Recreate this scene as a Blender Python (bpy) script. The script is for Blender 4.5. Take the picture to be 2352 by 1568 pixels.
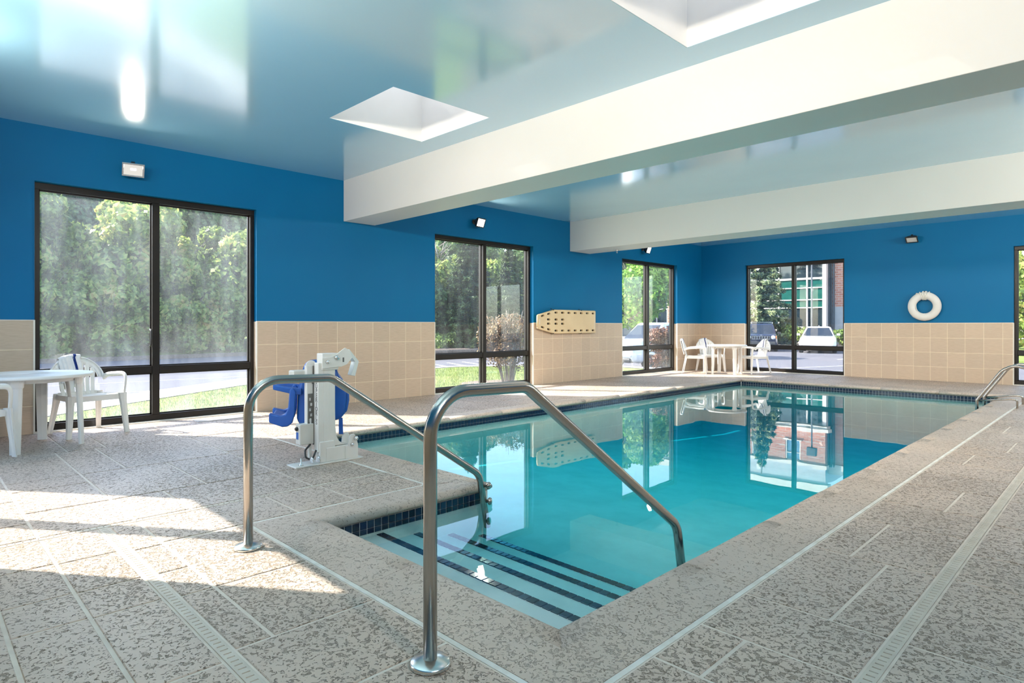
import bpy, bmesh, math, random
import numpy as np
from mathutils import Vector, Matrix
from mathutils.geometry import tessellate_polygon

for o in list(bpy.data.objects):
    bpy.data.objects.remove(o)
SC = bpy.context.scene
COL = SC.collection
PI = math.pi
R = math.radians
rnd = random.Random(7)

# ------------------------------------------------------------------ camera
cam_d = bpy.data.cameras.new('camera')
cam = bpy.data.objects.new('camera', cam_d)
COL.objects.link(cam)
cam.location = (0, 0, 1.18)
cam.rotation_euler = (PI / 2, 0, R(45.33))
cam_d.sensor_width = 36
cam_d.lens = 1415 / 2352 * 36
cam_d.shift_y = -35.6 / 2352
cam_d.clip_start = 0.02
cam_d.clip_end = 500
SC.camera = cam

# ------------------------------------------------------------------ light
SUN_AZ, SUN_EL = R(36.5), R(39.5)       # direction the light travels, and its height
world = bpy.data.worlds.new('sky')
SC.world = world
world.use_nodes = True
wn = world.node_tree
wn.nodes.clear()
sky = wn.nodes.new('ShaderNodeTexSky')
sky.sky_type = 'NISHITA'
sky.sun_disc = False
sky.sun_elevation = SUN_EL
sky.sun_rotation = R(233.5)
sky.air_density = 1.0
sky.dust_density = 1.2
sky.ozone_density = 1.5
bg = wn.nodes.new('ShaderNodeBackground')
bg.inputs['Strength'].default_value = 1.0
wo = wn.nodes.new('ShaderNodeOutputWorld')
wn.links.new(sky.outputs[0], bg.inputs[0])
wn.links.new(bg.outputs[0], wo.inputs[0])

sun_d = bpy.data.lights.new('sun', 'SUN')
sun_d.energy = 17.5
sun_d.angle = R(0.6)
sun_d.color = (1.0, 0.93, 0.82)
sun = bpy.data.objects.new('sun', sun_d)
COL.objects.link(sun)
_d = Vector((math.cos(SUN_AZ) * math.cos(SUN_EL), math.sin(SUN_AZ) * math.cos(SUN_EL), -math.sin(SUN_EL)))
sun.rotation_euler = _d.to_track_quat('-Z', 'Y').to_euler()
sun.location = (-30, -20, 30)

FLOOD_VISIBLE = 16.0      # watts of the floodlights that burn in view
FLOOD_FILL = 62.0       # watts of the unseen fill lamps added on the south and east walls
FLOOD_BEAM_FILL = 52.0         # watts of the unseen fill lamps added on the far faces of the beams

SC.view_settings.view_transform = 'Standard'
SC.view_settings.look = 'None'
SC.view_settings.gamma = 1
SC.view_settings.use_curve_mapping = False
SC.view_settings.exposure = 0.14
cy = SC.cycles
cy.use_denoising = True
cy.max_bounces = 10
cy.diffuse_bounces = 5
cy.glossy_bounces = 4
cy.transmission_bounces = 6
cy.transparent_max_bounces = 16
cy.sample_clamp_indirect = 6
cy.caustics_reflective = False
cy.caustics_refractive = False


# ------------------------------------------------------------------ mesh helpers
class B:
    """collects shapes into one mesh"""
    def __init__(s):
        s.v, s.f, s.sm, s.mi = [], [], [], []

    def add(s, vs, fs, smooth=False, mi=0):
        o = len(s.v)
        s.v += [tuple(p) for p in vs]
        for f in fs:
            s.f.append(tuple(i + o for i in f))
            s.sm.append(smooth)
            s.mi.append(mi)
        return s

    def box(s, x0, x1, y0, y1, z0, z1, mi=0):
        vs = [(x, y, z) for z in (z0, z1) for y in (y0, y1) for x in (x0, x1)]
        return s.add(vs, [(0, 2, 3, 1), (4, 5, 7, 6), (0, 1, 5, 4), (1, 3, 7, 5), (3, 2, 6, 7), (2, 0, 4, 6)], False, mi)

    def obox(s, c, ax, ay, az, hx, hy, hz, mi=0):
        c, ax, ay, az = Vector(c), Vector(ax), Vector(ay), Vector(az)
        vs = [c + ax * hx * i + ay * hy * j + az * hz * k for k in (-1, 1) for j in (-1, 1) for i in (-1, 1)]
        return s.add(vs, [(0, 2, 3, 1), (4, 5, 7, 6), (0, 1, 5, 4), (1, 3, 7, 5), (3, 2, 6, 7), (2, 0, 4, 6)], False, mi)

    def tube(s, pts, r, n=12, caps=True, mi=0, sx=1.0, up=None, close=False):
        P = [Vector(p) for p in pts]
        m = len(P)
        rr = r if isinstance(r, (list, tuple)) else [r] * m
        T = []
        for i in range(m):
            if close:
                d = P[(i + 1) % m] - P[i - 1]
            else:
                d = (P[1] - P[0]) if i == 0 else (P[-1] - P[-2]) if i == m - 1 else (P[i + 1] - P[i]).normalized() + (P[i] - P[i - 1]).normalized()
            T.append(d.normalized())
        nrm = Vector(up) if up else (Vector((0, 0, 1)) if abs(T[0].z) < .9 else Vector((1, 0, 0)))
        vs = []
        for i in range(m):
            t = T[i]
            if up:
                nrm = Vector(up)
            nrm = (nrm - t * nrm.dot(t))
            nrm = nrm.normalized() if nrm.length > 1e-6 else t.orthogonal().normalized()
            bn = t.cross(nrm)
            for k in range(n):
                a = 2 * PI * k / n
                vs.append(P[i] + nrm * (math.cos(a) * rr[i] * sx) + bn * (math.sin(a) * rr[i]))
        fs = []
        for i in range(m if close else m - 1):
            j = (i + 1) % m
            for k in range(n):
                k2 = (k + 1) % n
                fs.append((i * n + k, i * n + k2, j * n + k2, j * n + k))
        s.add(vs, fs, True, mi)
        if caps and not close:
            o = len(s.v) - len(vs)
            s.f.append(tuple(o + k for k in reversed(range(n)))); s.sm.append(False); s.mi.append(mi)
            s.f.append(tuple(o + (m - 1) * n + k for k in range(n))); s.sm.append(False); s.mi.append(mi)
        return s

    def lathe(s, prof, c=(0, 0, 0), n=24, axis=(0, 0, 1), smooth=True, mi=0):
        q = Vector((0, 0, 1)).rotation_difference(Vector(axis))
        c = Vector(c)
        vs = []
        for r, z in prof:
            for k in range(n):
                a = 2 * PI * k / n
                vs.append(c + q @ Vector((r * math.cos(a), r * math.sin(a), z)))
        fs = []
        for i in range(len(prof) - 1):
            for k in range(n):
                k2 = (k + 1) % n
                fs.append((i * n + k, i * n + k2, (i + 1) * n + k2, (i + 1) * n + k))
        s.add(vs, fs, smooth, mi)
        o = len(s.v) - len(vs)
        if prof[0][0] > 1e-5:
            s.f.append(tuple(o + k for k in reversed(range(n)))); s.sm.append(False); s.mi.append(mi)
        if prof[-1][0] > 1e-5:
            s.f.append(tuple(o + (len(prof) - 1) * n + k for k in range(n))); s.sm.append(False); s.mi.append(mi)
        return s

    def prism(s, poly, fn, d0, d1, holes=(), mi=0, smooth=False):
        """extrudes a 2-D outline (with holes); fn(a, b, d) gives the 3-D point"""
        loops = [list(poly)] + [list(h) for h in holes]
        flat = [p for l in loops for p in l]
        tris = tessellate_polygon([[Vector((p[0], p[1], 0)) for p in l] for l in loops])
        n = len(flat)
        vs = [fn(a, b, d0) for a, b in flat] + [fn(a, b, d1) for a, b in flat]
        fs = []
        if not holes:
            fs.append(tuple(range(n)))
            fs.append(tuple(n + i for i in reversed(range(n))))
        else:
            for t in tris:
                fs.append(tuple(t))
                fs.append(tuple(n + i for i in reversed(t)))
        o = 0
        for l in loops:
            m = len(l)
            for i in range(m):
                j = (i + 1) % m
                fs.append((o + i, o + j, n + o + j, n + o + i))
            o += m
        return s.add(vs, fs, smooth, mi)


def mesh_of(name, b, mats=None, bevel=0.0, seg=2, recalc=True, merge=False):
    me = bpy.data.meshes.new(name)
    me.from_pydata(b.v, [], b.f)
    if b.f:
        me.polygons.foreach_set('use_smooth', b.sm)
        me.polygons.foreach_set('material_index', b.mi)
    if mats:
        for m in (mats if isinstance(mats, (list, tuple)) else [mats]):
            me.materials.append(m)
    if bevel or recalc or merge:
        bm = bmesh.new()
        bm.from_mesh(me)
        if merge:
            bmesh.ops.remove_doubles(bm, verts=bm.verts, dist=1e-5)
        if recalc:
            bmesh.ops.recalc_face_normals(bm, faces=bm.faces)
        if bevel:
            ed = [e for e in bm.edges if len(e.link_faces) == 2 and e.calc_face_angle(0) > R(35)]
            bmesh.ops.bevel(bm, geom=ed, offset=bevel, segments=seg, profile=.5, affect='EDGES', clamp_overlap=True)
            for f in bm.faces:
                f.smooth = True if len(f.verts) <= 4 and seg > 1 else f.smooth
        bm.to_mesh(me)
        bm.free()
    me.update()
    return me


def obj(name, b, mats=None, parent=None, bevel=0.0, seg=2, label=None, kind=None, wn=False, merge=False, recalc=True):
    me = b if isinstance(b, bpy.types.Mesh) else mesh_of(name, b, mats, bevel, seg, recalc, merge)
    o = bpy.data.objects.new(name, me)
    COL.objects.link(o)
    if parent:
        o.parent = parent
    if label:
        o['label'] = label
    if kind:
        o['kind'] = kind
    if bevel and seg > 1:
        m = o.modifiers.new('normals', 'WEIGHTED_NORMAL')
        m.keep_sharp = False
    return o


def tag(o, label, cat, group=None, kind=None):
    o['label'] = label
    o['category'] = cat
    if group:
        o['group'] = group
    if kind:
        o['kind'] = kind
    return o


def thing(name, label, cat, loc=(0, 0, 0), rz=0.0, group=None, kind=None):
    o = bpy.data.objects.new(name, None)
    COL.objects.link(o)
    o.empty_display_size = .1
    o.location = loc
    o.rotation_euler = (0, 0, rz)
    return tag(o, label, cat, group, kind)


def struct(name, label, loc=(0, 0, 0)):
    o = bpy.data.objects.new(name, None)
    COL.objects.link(o)
    o.location = loc
    o['label'] = label
    o['kind'] = 'structure'
    return o


def copy_tree(o, parent=None):
    c = o.copy()
    COL.objects.link(c)
    if parent:
        c.parent = parent
    for ch in list(o.children):
        copy_tree(ch, c)
    return c


def dup(o, loc, rz, label, group=None, scale=None):
    c = copy_tree(o)
    c.location = loc
    c.rotation_euler = (0, 0, rz)
    c['label'] = label
    if group:
        c['group'] = group
    if scale:
        c.scale = scale if isinstance(scale, tuple) else (scale,) * 3
    return c


def arc(c, r, a0, a1, n, u, v):
    c, u, v = Vector(c), Vector(u), Vector(v)
    return [c + u * (r * math.cos(a0 + (a1 - a0) * i / n)) + v * (r * math.sin(a0 + (a1 - a0) * i / n)) for i in range(n + 1)]


def fillet(pts, rad, n=6):
    """rounds the corners of a polyline"""
    P = [Vector(p) for p in pts]
    rads = rad if isinstance(rad, (list, tuple)) else [rad] * len(P)
    out = [P[0]]
    for i in range(1, len(P) - 1):
        a, b, c = P[i - 1], P[i], P[i + 1]
        d1, d2 = (a - b).normalized(), (c - b).normalized()
        ang = d1.angle(d2)
        t = min(rads[i] / math.tan(ang / 2), (a - b).length * .49, (c - b).length * .49)
        r = t * math.tan(ang / 2)
        cen = b + (d1 + d2).normalized() * (r / math.sin(ang / 2))
        s, e = b + d1 * t - cen, b + d2 * t - cen
        tot = s.angle(e)
        for k in range(n + 1):
            f = k / n
            out.append(cen + (s * math.sin((1 - f) * tot) + e * math.sin(f * tot)) / math.sin(tot))
    out.append(P[-1])
    return out


# ------------------------------------------------------------------ materials
class NT:
    def __init__(s, m):
        s.t = m.node_tree
        s.n = s.t.nodes

    def new(s, typ, **kw):
        nd = s.n.new('ShaderNode' + typ)
        for k, v in kw.items():
            if k in ('operation', 'blend_type', 'data_type', 'noise_dimensions', 'feature', 'interpolation', 'distance', 'wave_type', 'bands_direction', 'invert'):
                setattr(nd, k, v)
        return nd

    def link(s, a, b):
        s.t.links.new(a, b)

    def val(s, sock, v):
        if hasattr(v, 'is_output') or isinstance(v, bpy.types.NodeSocket):
            s.link(v, sock)
        else:
            sock.default_value = v

    def noise(s, vec, scale, detail=4, rough=.5, dist=0.0, out='Fac'):
        nd = s.new('TexNoise')
        if vec is not None:
            s.link(vec, nd.inputs['Vector'])
        nd.inputs['Scale'].default_value = scale
        nd.inputs['Detail'].default_value = detail
        nd.inputs['Roughness'].default_value = rough
        nd.inputs['Distortion'].default_value = dist
        return nd.outputs[out]

    def ramp(s, fac, stops, interp='LINEAR'):
        nd = s.new('ValToRGB')
        nd.color_ramp.interpolation = interp
        e = nd.color_ramp.elements
        while len(e) < len(stops):
            e.new(.5)
        for el, (p, c) in zip(e, stops):
            el.position = p
            el.color = (c, c, c, 1) if isinstance(c, (int, float)) else (*c, 1)
        s.link(fac, nd.inputs[0])
        return nd.outputs[0]

    def math(s, op, a, b=0.0, c=None):
        nd = s.new('Math', operation=op)
        s.val(nd.inputs[0], a)
        s.val(nd.inputs[1], b)
        if c is not None:
            s.val(nd.inputs[2], c)
        return nd.outputs[0]

    def mix(s, fac, a, b, blend='MIX'):
        nd = s.new('MixRGB', blend_type=blend)
        s.val(nd.inputs[0], fac)
        for k, v in ((1, a), (2, b)):
            if isinstance(v, tuple):
                nd.inputs[k].default_value = (*v, 1) if len(v) == 3 else v
            else:
                s.link(v, nd.inputs[k])
        return nd.outputs[0]

    def pos(s):
        return s.new('NewGeometry').outputs['Position']

    def objco(s):
        return s.new('TexCoord').outputs['Object']

    def mapping(s, vec, scale=(1, 1, 1), loc=(0, 0, 0), rot=(0, 0, 0)):
        nd = s.new('Mapping')
        s.link(vec, nd.inputs[0])
        nd.inputs['Scale'].default_value = scale
        nd.inputs['Location'].default_value = loc
        nd.inputs['Rotation'].default_value = rot
        return nd.outputs[0]

    def bump(s, h, strength=.3, dist=.01):
        nd = s.new('Bump')
        nd.inputs['Strength'].default_value = strength
        nd.inputs['Distance'].default_value = dist
        s.link(h, nd.inputs['Height'])
        return nd.outputs[0]


def base_mat(name, col=(.8, .8, .8), rough=.5, metal=0.0, spec=.5, **kw):
    m = bpy.data.materials.new(name)
    m.use_nodes = True
    p = m.node_tree.nodes['Principled BSDF']
    p.inputs['Base Color'].default_value = (*col, 1)
    p.inputs['Roughness'].default_value = rough
    p.inputs['Metallic'].default_value = metal
    p.inputs['Specular IOR Level'].default_value = spec
    for k, v in kw.items():
        p.inputs[k.replace('_', ' ')].default_value = v
    return m, NT(m), p


def vary_mat(name, c1, c2, rough=.5, metal=0.0, scale=4.0, spec=.5, bump=0.0, bscale=60.0, detail=4, world=False, **kw):
    """paint / plastic / stone whose tone drifts a little between two colours"""
    m, t, p = base_mat(name, c1, rough, metal, spec, **kw)
    v = t.pos() if world else t.objco()
    t.link(t.ramp(t.noise(v, scale, detail), [(.35, c1), (.65, c2)]), p.inputs['Base Color'])
    if bump:
        t.link(t.bump(t.noise(v, bscale, 3), bump, .003), p.inputs['Normal'])
    return m


def deck_mat(name, light, dark, cover=.0, white=0.0, bumpd=.006):
    """spray-textured pool deck: light worn plateaus over dark hollows"""
    m, t, p = base_mat(name, light, .62, 0, .35)
    v = t.pos()
    big = t.noise(v, .8, 2)
    a = t.noise(v, 46, 3.2, .6, 1.1)
    b = t.noise(v, 120, 2, .5, .3)
    s = t.math('ADD', t.math('MULTIPLY', a, .80), t.math('MULTIPLY', b, .20))
    s = t.math('ADD', s, t.math('MULTIPLY', t.math('SUBTRACT', big, .5), .18))
    s = t.math('SUBTRACT', s, cover)
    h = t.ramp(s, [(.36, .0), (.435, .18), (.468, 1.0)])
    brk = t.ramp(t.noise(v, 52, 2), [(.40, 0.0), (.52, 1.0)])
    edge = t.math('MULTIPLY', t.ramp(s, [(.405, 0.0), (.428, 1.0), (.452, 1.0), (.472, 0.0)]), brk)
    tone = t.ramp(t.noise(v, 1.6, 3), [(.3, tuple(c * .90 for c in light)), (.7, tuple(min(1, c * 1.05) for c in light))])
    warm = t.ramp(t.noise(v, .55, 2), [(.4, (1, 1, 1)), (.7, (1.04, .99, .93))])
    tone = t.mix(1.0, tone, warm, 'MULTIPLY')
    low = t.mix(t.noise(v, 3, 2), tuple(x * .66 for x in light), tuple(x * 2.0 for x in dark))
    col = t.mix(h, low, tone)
    col = t.mix(t.math('MULTIPLY', edge, .95), col, dark)  # broken dark outline paints shade along the plateau edges into the colour
    t.link(col, p.inputs['Base Color'])
    t.link(t.bump(h, .8, bumpd * 1.4), p.inputs['Normal'])
    t.link(t.ramp(h, [(0, .8), (1, .48)]), p.inputs['Roughness'])
    return m


M = {}
DK_L, DK_D = (.575, .468, .398), (.15, .115, .085)
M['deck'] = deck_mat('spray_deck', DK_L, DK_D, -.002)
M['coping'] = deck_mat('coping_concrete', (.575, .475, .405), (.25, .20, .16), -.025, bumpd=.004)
M['deck_joint'] = vary_mat('deck_joint', (.66, .57, .49), (.75, .665, .58), .8, scale=9, world=True, bump=.2)
M['white_joint'] = vary_mat('white_caulk', (.80, .78, .73), (.66, .62, .55), .7, scale=12, world=True, bump=.2)
M['drain'] = vary_mat('drain_plastic', (.62, .55, .465), (.53, .46, .385), .55, scale=8, world=True)
M['drain_dark'] = vary_mat('drain_void', (.03, .027, .024), (.05, .045, .04), .9)
M['cream_grout'] = vary_mat('tile_grout', (.90, .78, .61), (.84, .72, .55), .8, scale=6, world=True)
M['caulk'] = vary_mat('corner_bead', (.82, .78, .70), (.76, .72, .64), .6)

# wall tile: matt biscuit stoneware with a fine horizontal drag
m, t, p = base_mat('wall_tile', (.6, .47, .34), .42, 0, .4)
v = t.pos()
dr = t.noise(t.mapping(v, (3, 3, 55)), 3.0, 5, .65)
inf = t.new('ObjectInfo').outputs['Random']
c = t.ramp(dr, [(.3, (.52, .40, .295)), (.55, (.60, .47, .355)), (.75, (.645, .515, .40))])
c = t.mix(1.0, c, t.ramp(inf, [(0, (.95, .95, .95)), (1, (1.04, 1.03, 1.02))]), 'MULTIPLY')
t.link(c, p.inputs['Base Color'])
t.link(t.bump(dr, .08, .002), p.inputs['Normal'])
M['tile'] = m

# wall paint
m, t, p = base_mat('blue_wall_paint', (.004, .125, .32), .5, 0, .18)
v = t.pos()
t.link(t.ramp(t.noise(v, .8, 3), [(.3, (.001, .135, .315)), (.7, (.001, .150, .335))]), p.inputs['Base Color'])
t.link(t.bump(t.noise(v, 90, 3), .05, .002), p.inputs['Normal'])
M['blue'] = m
# ceiling paint: the same family of blue, much paler and glossy
m, t, p = base_mat('gloss_ceiling_paint', (.2, .46, .60), .2, 0, .5)
v = t.pos()
t.link(t.ramp(t.noise(v, .5, 3), [(.3, (.33, .60, .775)), (.7, (.37, .63, .80))]), p.inputs['Base Color'])
t.link(t.ramp(t.noise(v, 1.1, 3), [(.3, .15), (.7, .24)]), p.inputs['Roughness'])
t.link(t.bump(t.noise(v, 2.2, 3), .10, .01), p.inputs['Normal'])
p.inputs['Coat Weight'].default_value = 1.0
p.inputs['Coat Roughness'].default_value = .12
p.inputs['Coat IOR'].default_value = 1.85
M['ceil'] = m
M['beam'] = vary_mat('beam_paint', (.75, .735, .70), (.72, .705, .67), .5, scale=.7, world=True, bump=.03)
M['shaft'] = vary_mat('shaft_paint', (.86, .85, .82), (.84, .83, .80), .55, world=True)

# pool
m, t, p = base_mat('pool_plaster', (.74, .82, .78), .7, 0, .3)
v = t.pos()
t.link(t.ramp(t.noise(v, 2.5, 6, .65), [(.3, (.52, .60, .585)), (.6, (.64, .70, .685))]), p.inputs['Base Color'])
M['plaster'] = m
m, t, p = base_mat('navy_pool_tile', (.008, .016, .045), .14, 0, .5)
inf = t.new('ObjectInfo').outputs['Random']
v = t.pos()
wn_ = t.new('TexWhiteNoise')
t.link(t.mapping(v, (18, 18, 18)), wn_.inputs['Vector'])
t.link(t.ramp(inf, [(0, (.004, .008, .022)), (.5, (.008, .02, .05)), (1, (.012, .032, .07))]), p.inputs['Base Color'])
M['navy'] = m
M['pool_grout'] = vary_mat('pool_grout', (.80, .81, .79), (.70, .72, .71), .8, world=True)


def schlick(t, f0, nrm=None):
    g = t.new('NewGeometry')
    d = t.new('VectorMath')
    d.operation = 'DOT_PRODUCT'
    t.link(g.outputs['Incoming'], d.inputs[0])
    t.link(g.outputs['Normal'], d.inputs[1])
    c = t.math('ABSOLUTE', d.outputs['Value'])
    k = t.math('POWER', t.math('SUBTRACT', 1.0, c), 5.0)
    return t.math('MULTIPLY_ADD', k, 1 - f0, f0)


m = bpy.data.materials.new('pool_water')
m.use_nodes = True
t = NT(m)
t.n.clear()
out = t.new('OutputMaterial')
tr = t.new('BsdfTransparent')
gl = t.new('BsdfGlossy')
gl.inputs['Roughness'].default_value = 0.0
v = t.pos()
h = t.noise(t.mapping(v, (1, 1, 1)), 1.6, 2, .5)
t.link(t.bump(h, .035, .02), gl.inputs['Normal'])
mx = t.new('MixShader')
t.link(schlick(t, .03), mx.inputs[0])
t.link(tr.outputs[0], mx.inputs[1])
t.link(gl.outputs[0], mx.inputs[2])
t.link(mx.outputs[0], out.inputs['Surface'])
va = t.new('VolumeAbsorption')
va.inputs['Color'].default_value = (.0, .845, .90, 1)
va.inputs['Density'].default_value = 1.3
t.link(va.outputs[0], out.inputs['Volume'])
M['water'] = m


def glass_mat(name, tint, dirt, streak=1.0):
    m = bpy.data.materials.new(name)
    m.use_nodes = True
    t = NT(m)
    t.n.clear()
    out = t.new('OutputMaterial')
    tr = t.new('BsdfTransparent')
    tr.inputs[0].default_value = (*tint, 1)
    gl = t.new('BsdfGlossy')
    gl.inputs['Roughness'].default_value = 0.0
    mx = t.new('MixShader')
    t.link(schlick(t, .04), mx.inputs[0])
    t.link(tr.outputs[0], mx.inputs[1])
    t.link(gl.outputs[0], mx.inputs[2])
    last = mx.outputs[0]
    if dirt > 0:
        tl = t.new('BsdfTranslucent')
        tl.inputs[0].default_value = (.80, .86, .95, 1)
        df = t.new('BsdfDiffuse')
        df.inputs[0].default_value = (.80, .86, .95, 1)
        md = t.new('MixShader')
        md.inputs[0].default_value = .3
        t.link(tl.outputs[0], md.inputs[1])
        t.link(df.outputs[0], md.inputs[2])
        v = t.pos()
        n1 = t.noise(t.mapping(v, (3, 3, .5)), 2.5, 5, .6)
        n2 = t.noise(v, .9, 2)
        z = t.new('SeparateXYZ')
        t.link(v, z.inputs[0])
        low = t.ramp(t.math('MULTIPLY', z.outputs[2], .36), [(0, 1.0), (.10, .45), (.45, .25), (1, .4)])
        f = t.math('MULTIPLY', t.ramp(t.math('ADD', t.math('MULTIPLY', n1, .6), t.math('MULTIPLY', n2, .4)), [(.35, .25), (.65, 1.0)]), low)
        m2 = t.new('MixShader')
        t.link(t.math('MULTIPLY', f, dirt), m2.inputs[0])
        t.link(last, m2.inputs[1])
        t.link(md.outputs[0], m2.inputs[2])
        last = m2.outputs[0]
    t.link(last, out.inputs['Surface'])
    return m


GT = .86
M['glass_dirty'] = glass_mat('hazy_window_glass', (GT, GT * 1.01, GT * 1.02), .17)
M['glass'] = glass_mat('window_glass', (GT, GT * 1.01, GT * 1.0), .07)
m = bpy.data.materials.new('milky_skylight_dome')
m.use_nodes = True
t = NT(m)
t.n.clear()
out = t.new('OutputMaterial')
tr = t.new('BsdfTransparent')
tl = t.new('BsdfTranslucent')
tl.inputs[0].default_value = (.40, .40, .395, 1)
mx = t.new('MixShader')
t.link(t.ramp(t.noise(t.pos(), 3, 2), [(.3, .80), (.7, .86)]), mx.inputs[0])
t.link(tr.outputs[0], mx.inputs[1])
t.link(tl.outputs[0], mx.inputs[2])
t.link(mx.outputs[0], out.inputs['Surface'])
M['sky_glass'] = m

# metals, plastics
m, t, p = base_mat('brushed_steel', (.52, .48, .44), .27, 1.0)
v = t.pos()
n = t.noise(v, 1.5, 2)
t.link(t.ramp(n, [(.3, .20), (.7, .27)]), p.inputs['Roughness'])
t.link(t.ramp(t.noise(v, 2, 2), [(.3, (.44, .40, .365)), (.7, (.50, .46, .42))]), p.inputs['Base Color'])
M['steel'] = m
M['flange'] = vary_mat('plated_flange', (.62, .68, .70), (.74, .76, .74), .25, 1.0, scale=14)
M['resin'] = vary_mat('white_resin', (.80, .79, .765), (.845, .84, .82), .38, scale=3, bump=.03, bscale=120)
M['towel'] = vary_mat('terry_towel', (.84, .84, .85), (.78, .78, .80), .95, scale=20, bump=.5, bscale=260, spec=.1)
M['stripe'] = vary_mat('navy_towel_stripe', (.012, .03, .16), (.02, .045, .20), .95, scale=30, bump=.4, bscale=260, spec=.1)
M['bronze'] = vary_mat('bronze_frame', (.010, .008, .007), (.016, .012, .010), .36, scale=2.5, spec=.35)
M['black'] = vary_mat('black_plastic', (.018, .018, .019), (.03, .03, .031), .45)
M['chrome'] = vary_mat('bright_bolt', (.72, .72, .72), (.82, .82, .82), .2, 1.0)
M['lift_white'] = vary_mat('white_powder_coat', (.74, .73, .69), (.80, .79, .76), .4, scale=5, bump=.02)
M['lift_blue'] = vary_mat('blue_moulded_plastic', (.010, .085, .36), (.014, .11, .43), .38, scale=4, bump=.03, bscale=140)
M['lift_grey'] = vary_mat('grey_box_plastic', (.66, .64, .59), (.72, .70, .66), .45)
M['clear_plate'] = vary_mat('frosted_plate', (.70, .74, .72), (.76, .80, .78), .35)
M['label_blue'] = vary_mat('blue_label', (.02, .12, .45), (.03, .15, .5), .4)
M['ink'] = vary_mat('dark_lettering', (.10, .095, .09), (.14, .13, .12), .6)
M['tan'] = vary_mat('tan_moulded_board', (.76, .585, .355), (.70, .53, .32), .45, scale=2.5)
M['buoy'] = vary_mat('off_white_foam', (.76, .745, .72), (.70, .69, .67), .55, scale=5, bump=.05)
M['rope'] = vary_mat('white_rope', (.82, .80, .74), (.72, .70, .64), .85, scale=40)
M['vent'] = vary_mat('grey_grille', (.50, .46, .41), (.42, .38, .34), .5, .3)
M['reflector'] = vary_mat('lamp_reflector', (.85, .84, .80), (.9, .9, .87), .25, .8)


def emit_mat(name, col, st):
    m = bpy.data.materials.new(name)
    m.use_nodes = True
    t = NT(m)
    t.n.clear()
    out = t.new('OutputMaterial')
    e = t.new('Emission')
    e.inputs[0].default_value = (*col, 1)
    e.inputs[1].default_value = st
    t.link(e.outputs[0], out.inputs[0])
    return m


M['lamp_low'] = emit_mat('softly_lit_flood_lens', (1, .96, .88), .75)
M['lamp_on'] = emit_mat('burning_flood_lens', (1, .95, .86), 14)
M['lamp_dim'] = vary_mat('clear_flood_lens', (.72, .73, .71), (.8, .8, .78), .12, .4)
M['bulb'] = emit_mat('burning_bulb', (1, .96, .88), 18)

# outdoors
m, t, p = base_mat('asphalt', (.1, .1, .1), .9, 0, .2)
v = t.pos()
t.link(t.mix(.5, t.ramp(t.noise(v, .25, 4), [(.3, (.105, .102, .118)), (.7, (.15, .146, .162))]), t.ramp(t.noise(v, 40, 2), [(.3, (.09, .088, .10)), (.7, (.17, .165, .178))])), p.inputs['Base Color'])
M['asphalt'] = m
M['line'] = vary_mat('road_paint', (.52, .54, .58), (.40, .42, .46), .8, scale=3, world=True)
M['concrete'] = vary_mat('kerb_concrete', (.46, .43, .385), (.54, .51, .46), .85, scale=1.5, world=True, bump=.2)
m, t, p = base_mat('lawn', (.1, .2, .04), .9, 0, .2)
v = t.pos()
c = t.mix(.5, t.ramp(t.noise(v, 1.2, 4), [(.3, (.15, .21, .04)), (.7, (.27, .30, .08))]), t.ramp(t.noise(v, 30, 3), [(.3, (.10, .18, .03)), (.7, (.34, .42, .12))]))
t.link(c, p.inputs['Base Color'])
t.link(t.bump(t.noise(v, 40, 3), .9, .04), p.inputs['Normal'])
M['lawn'] = m
M['mulch'] = vary_mat('bark_mulch', (.12, .085, .065), (.20, .15, .12), .95, scale=14, world=True, bump=.8, bscale=30)


def leaf_mat(name, stops, trans=.45, rough=.45):
    m = bpy.data.materials.new(name)
    m.use_nodes = True
    t = NT(m)
    p = m.node_tree.nodes['Principled BSDF']
    p.inputs['Roughness'].default_value = rough
    p.inputs['Specular IOR Level'].default_value = .4
    v = t.pos()
    n = t.math('ADD', t.math('MULTIPLY', t.noise(v, .7, 3), .5), t.math('MULTIPLY', t.noise(v, 5, 1), .5))
    n = t.math('MULTIPLY_ADD', t.math('SUBTRACT', n, .5), 1.6, .5)
    c = t.ramp(n, stops)
    t.link(c, p.inputs['Base Color'])
    tl = t.new('BsdfTranslucent')
    t.link(c, tl.inputs[0])
    mx = t.new('MixShader')
    mx.inputs[0].default_value = trans
    t.link(p.outputs[0], mx.inputs[1])
    t.link(tl.outputs[0], mx.inputs[2])
    t.link(mx.outputs[0], m.node_tree.nodes['Material Output'].inputs[0])
    return m


M['leaf_wood'] = leaf_mat('woodland_leaves', [(.35, (.12, .19, .04)), (.5, (.30, .40, .09)), (.62, (.50, .54, .15)), (.74, (.62, .46, .17))], .55)
M['leaf_dark'] = leaf_mat('dark_leaves', [(.35, (.06, .12, .05)), (.55, (.15, .25, .09)), (.7, (.30, .40, .14))], .5)
M['leaf_maple'] = leaf_mat('maple_leaves', [(.35, (.08, .22, .03)), (.5, (.22, .42, .06)), (.68, (.45, .60, .14))], .55)
M['needle'] = leaf_mat('spruce_needles', [(.35, (.018, .036, .013)), (.52, (.055, .095, .03)), (.72, (.20, .26, .09))], .2, .6)
M['needle_blue'] = leaf_mat('pale_spruce_needles', [(.35, (.05, .09, .055)), (.5, (.16, .22, .10)), (.66, (.50, .53, .28))], .25, .6)
M['leaf_brown'] = leaf_mat('autumn_shrub_leaves', [(.35, (.12, .06, .03)), (.5, (.24, .14, .07)), (.68, (.46, .34, .19))], .35)
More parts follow.
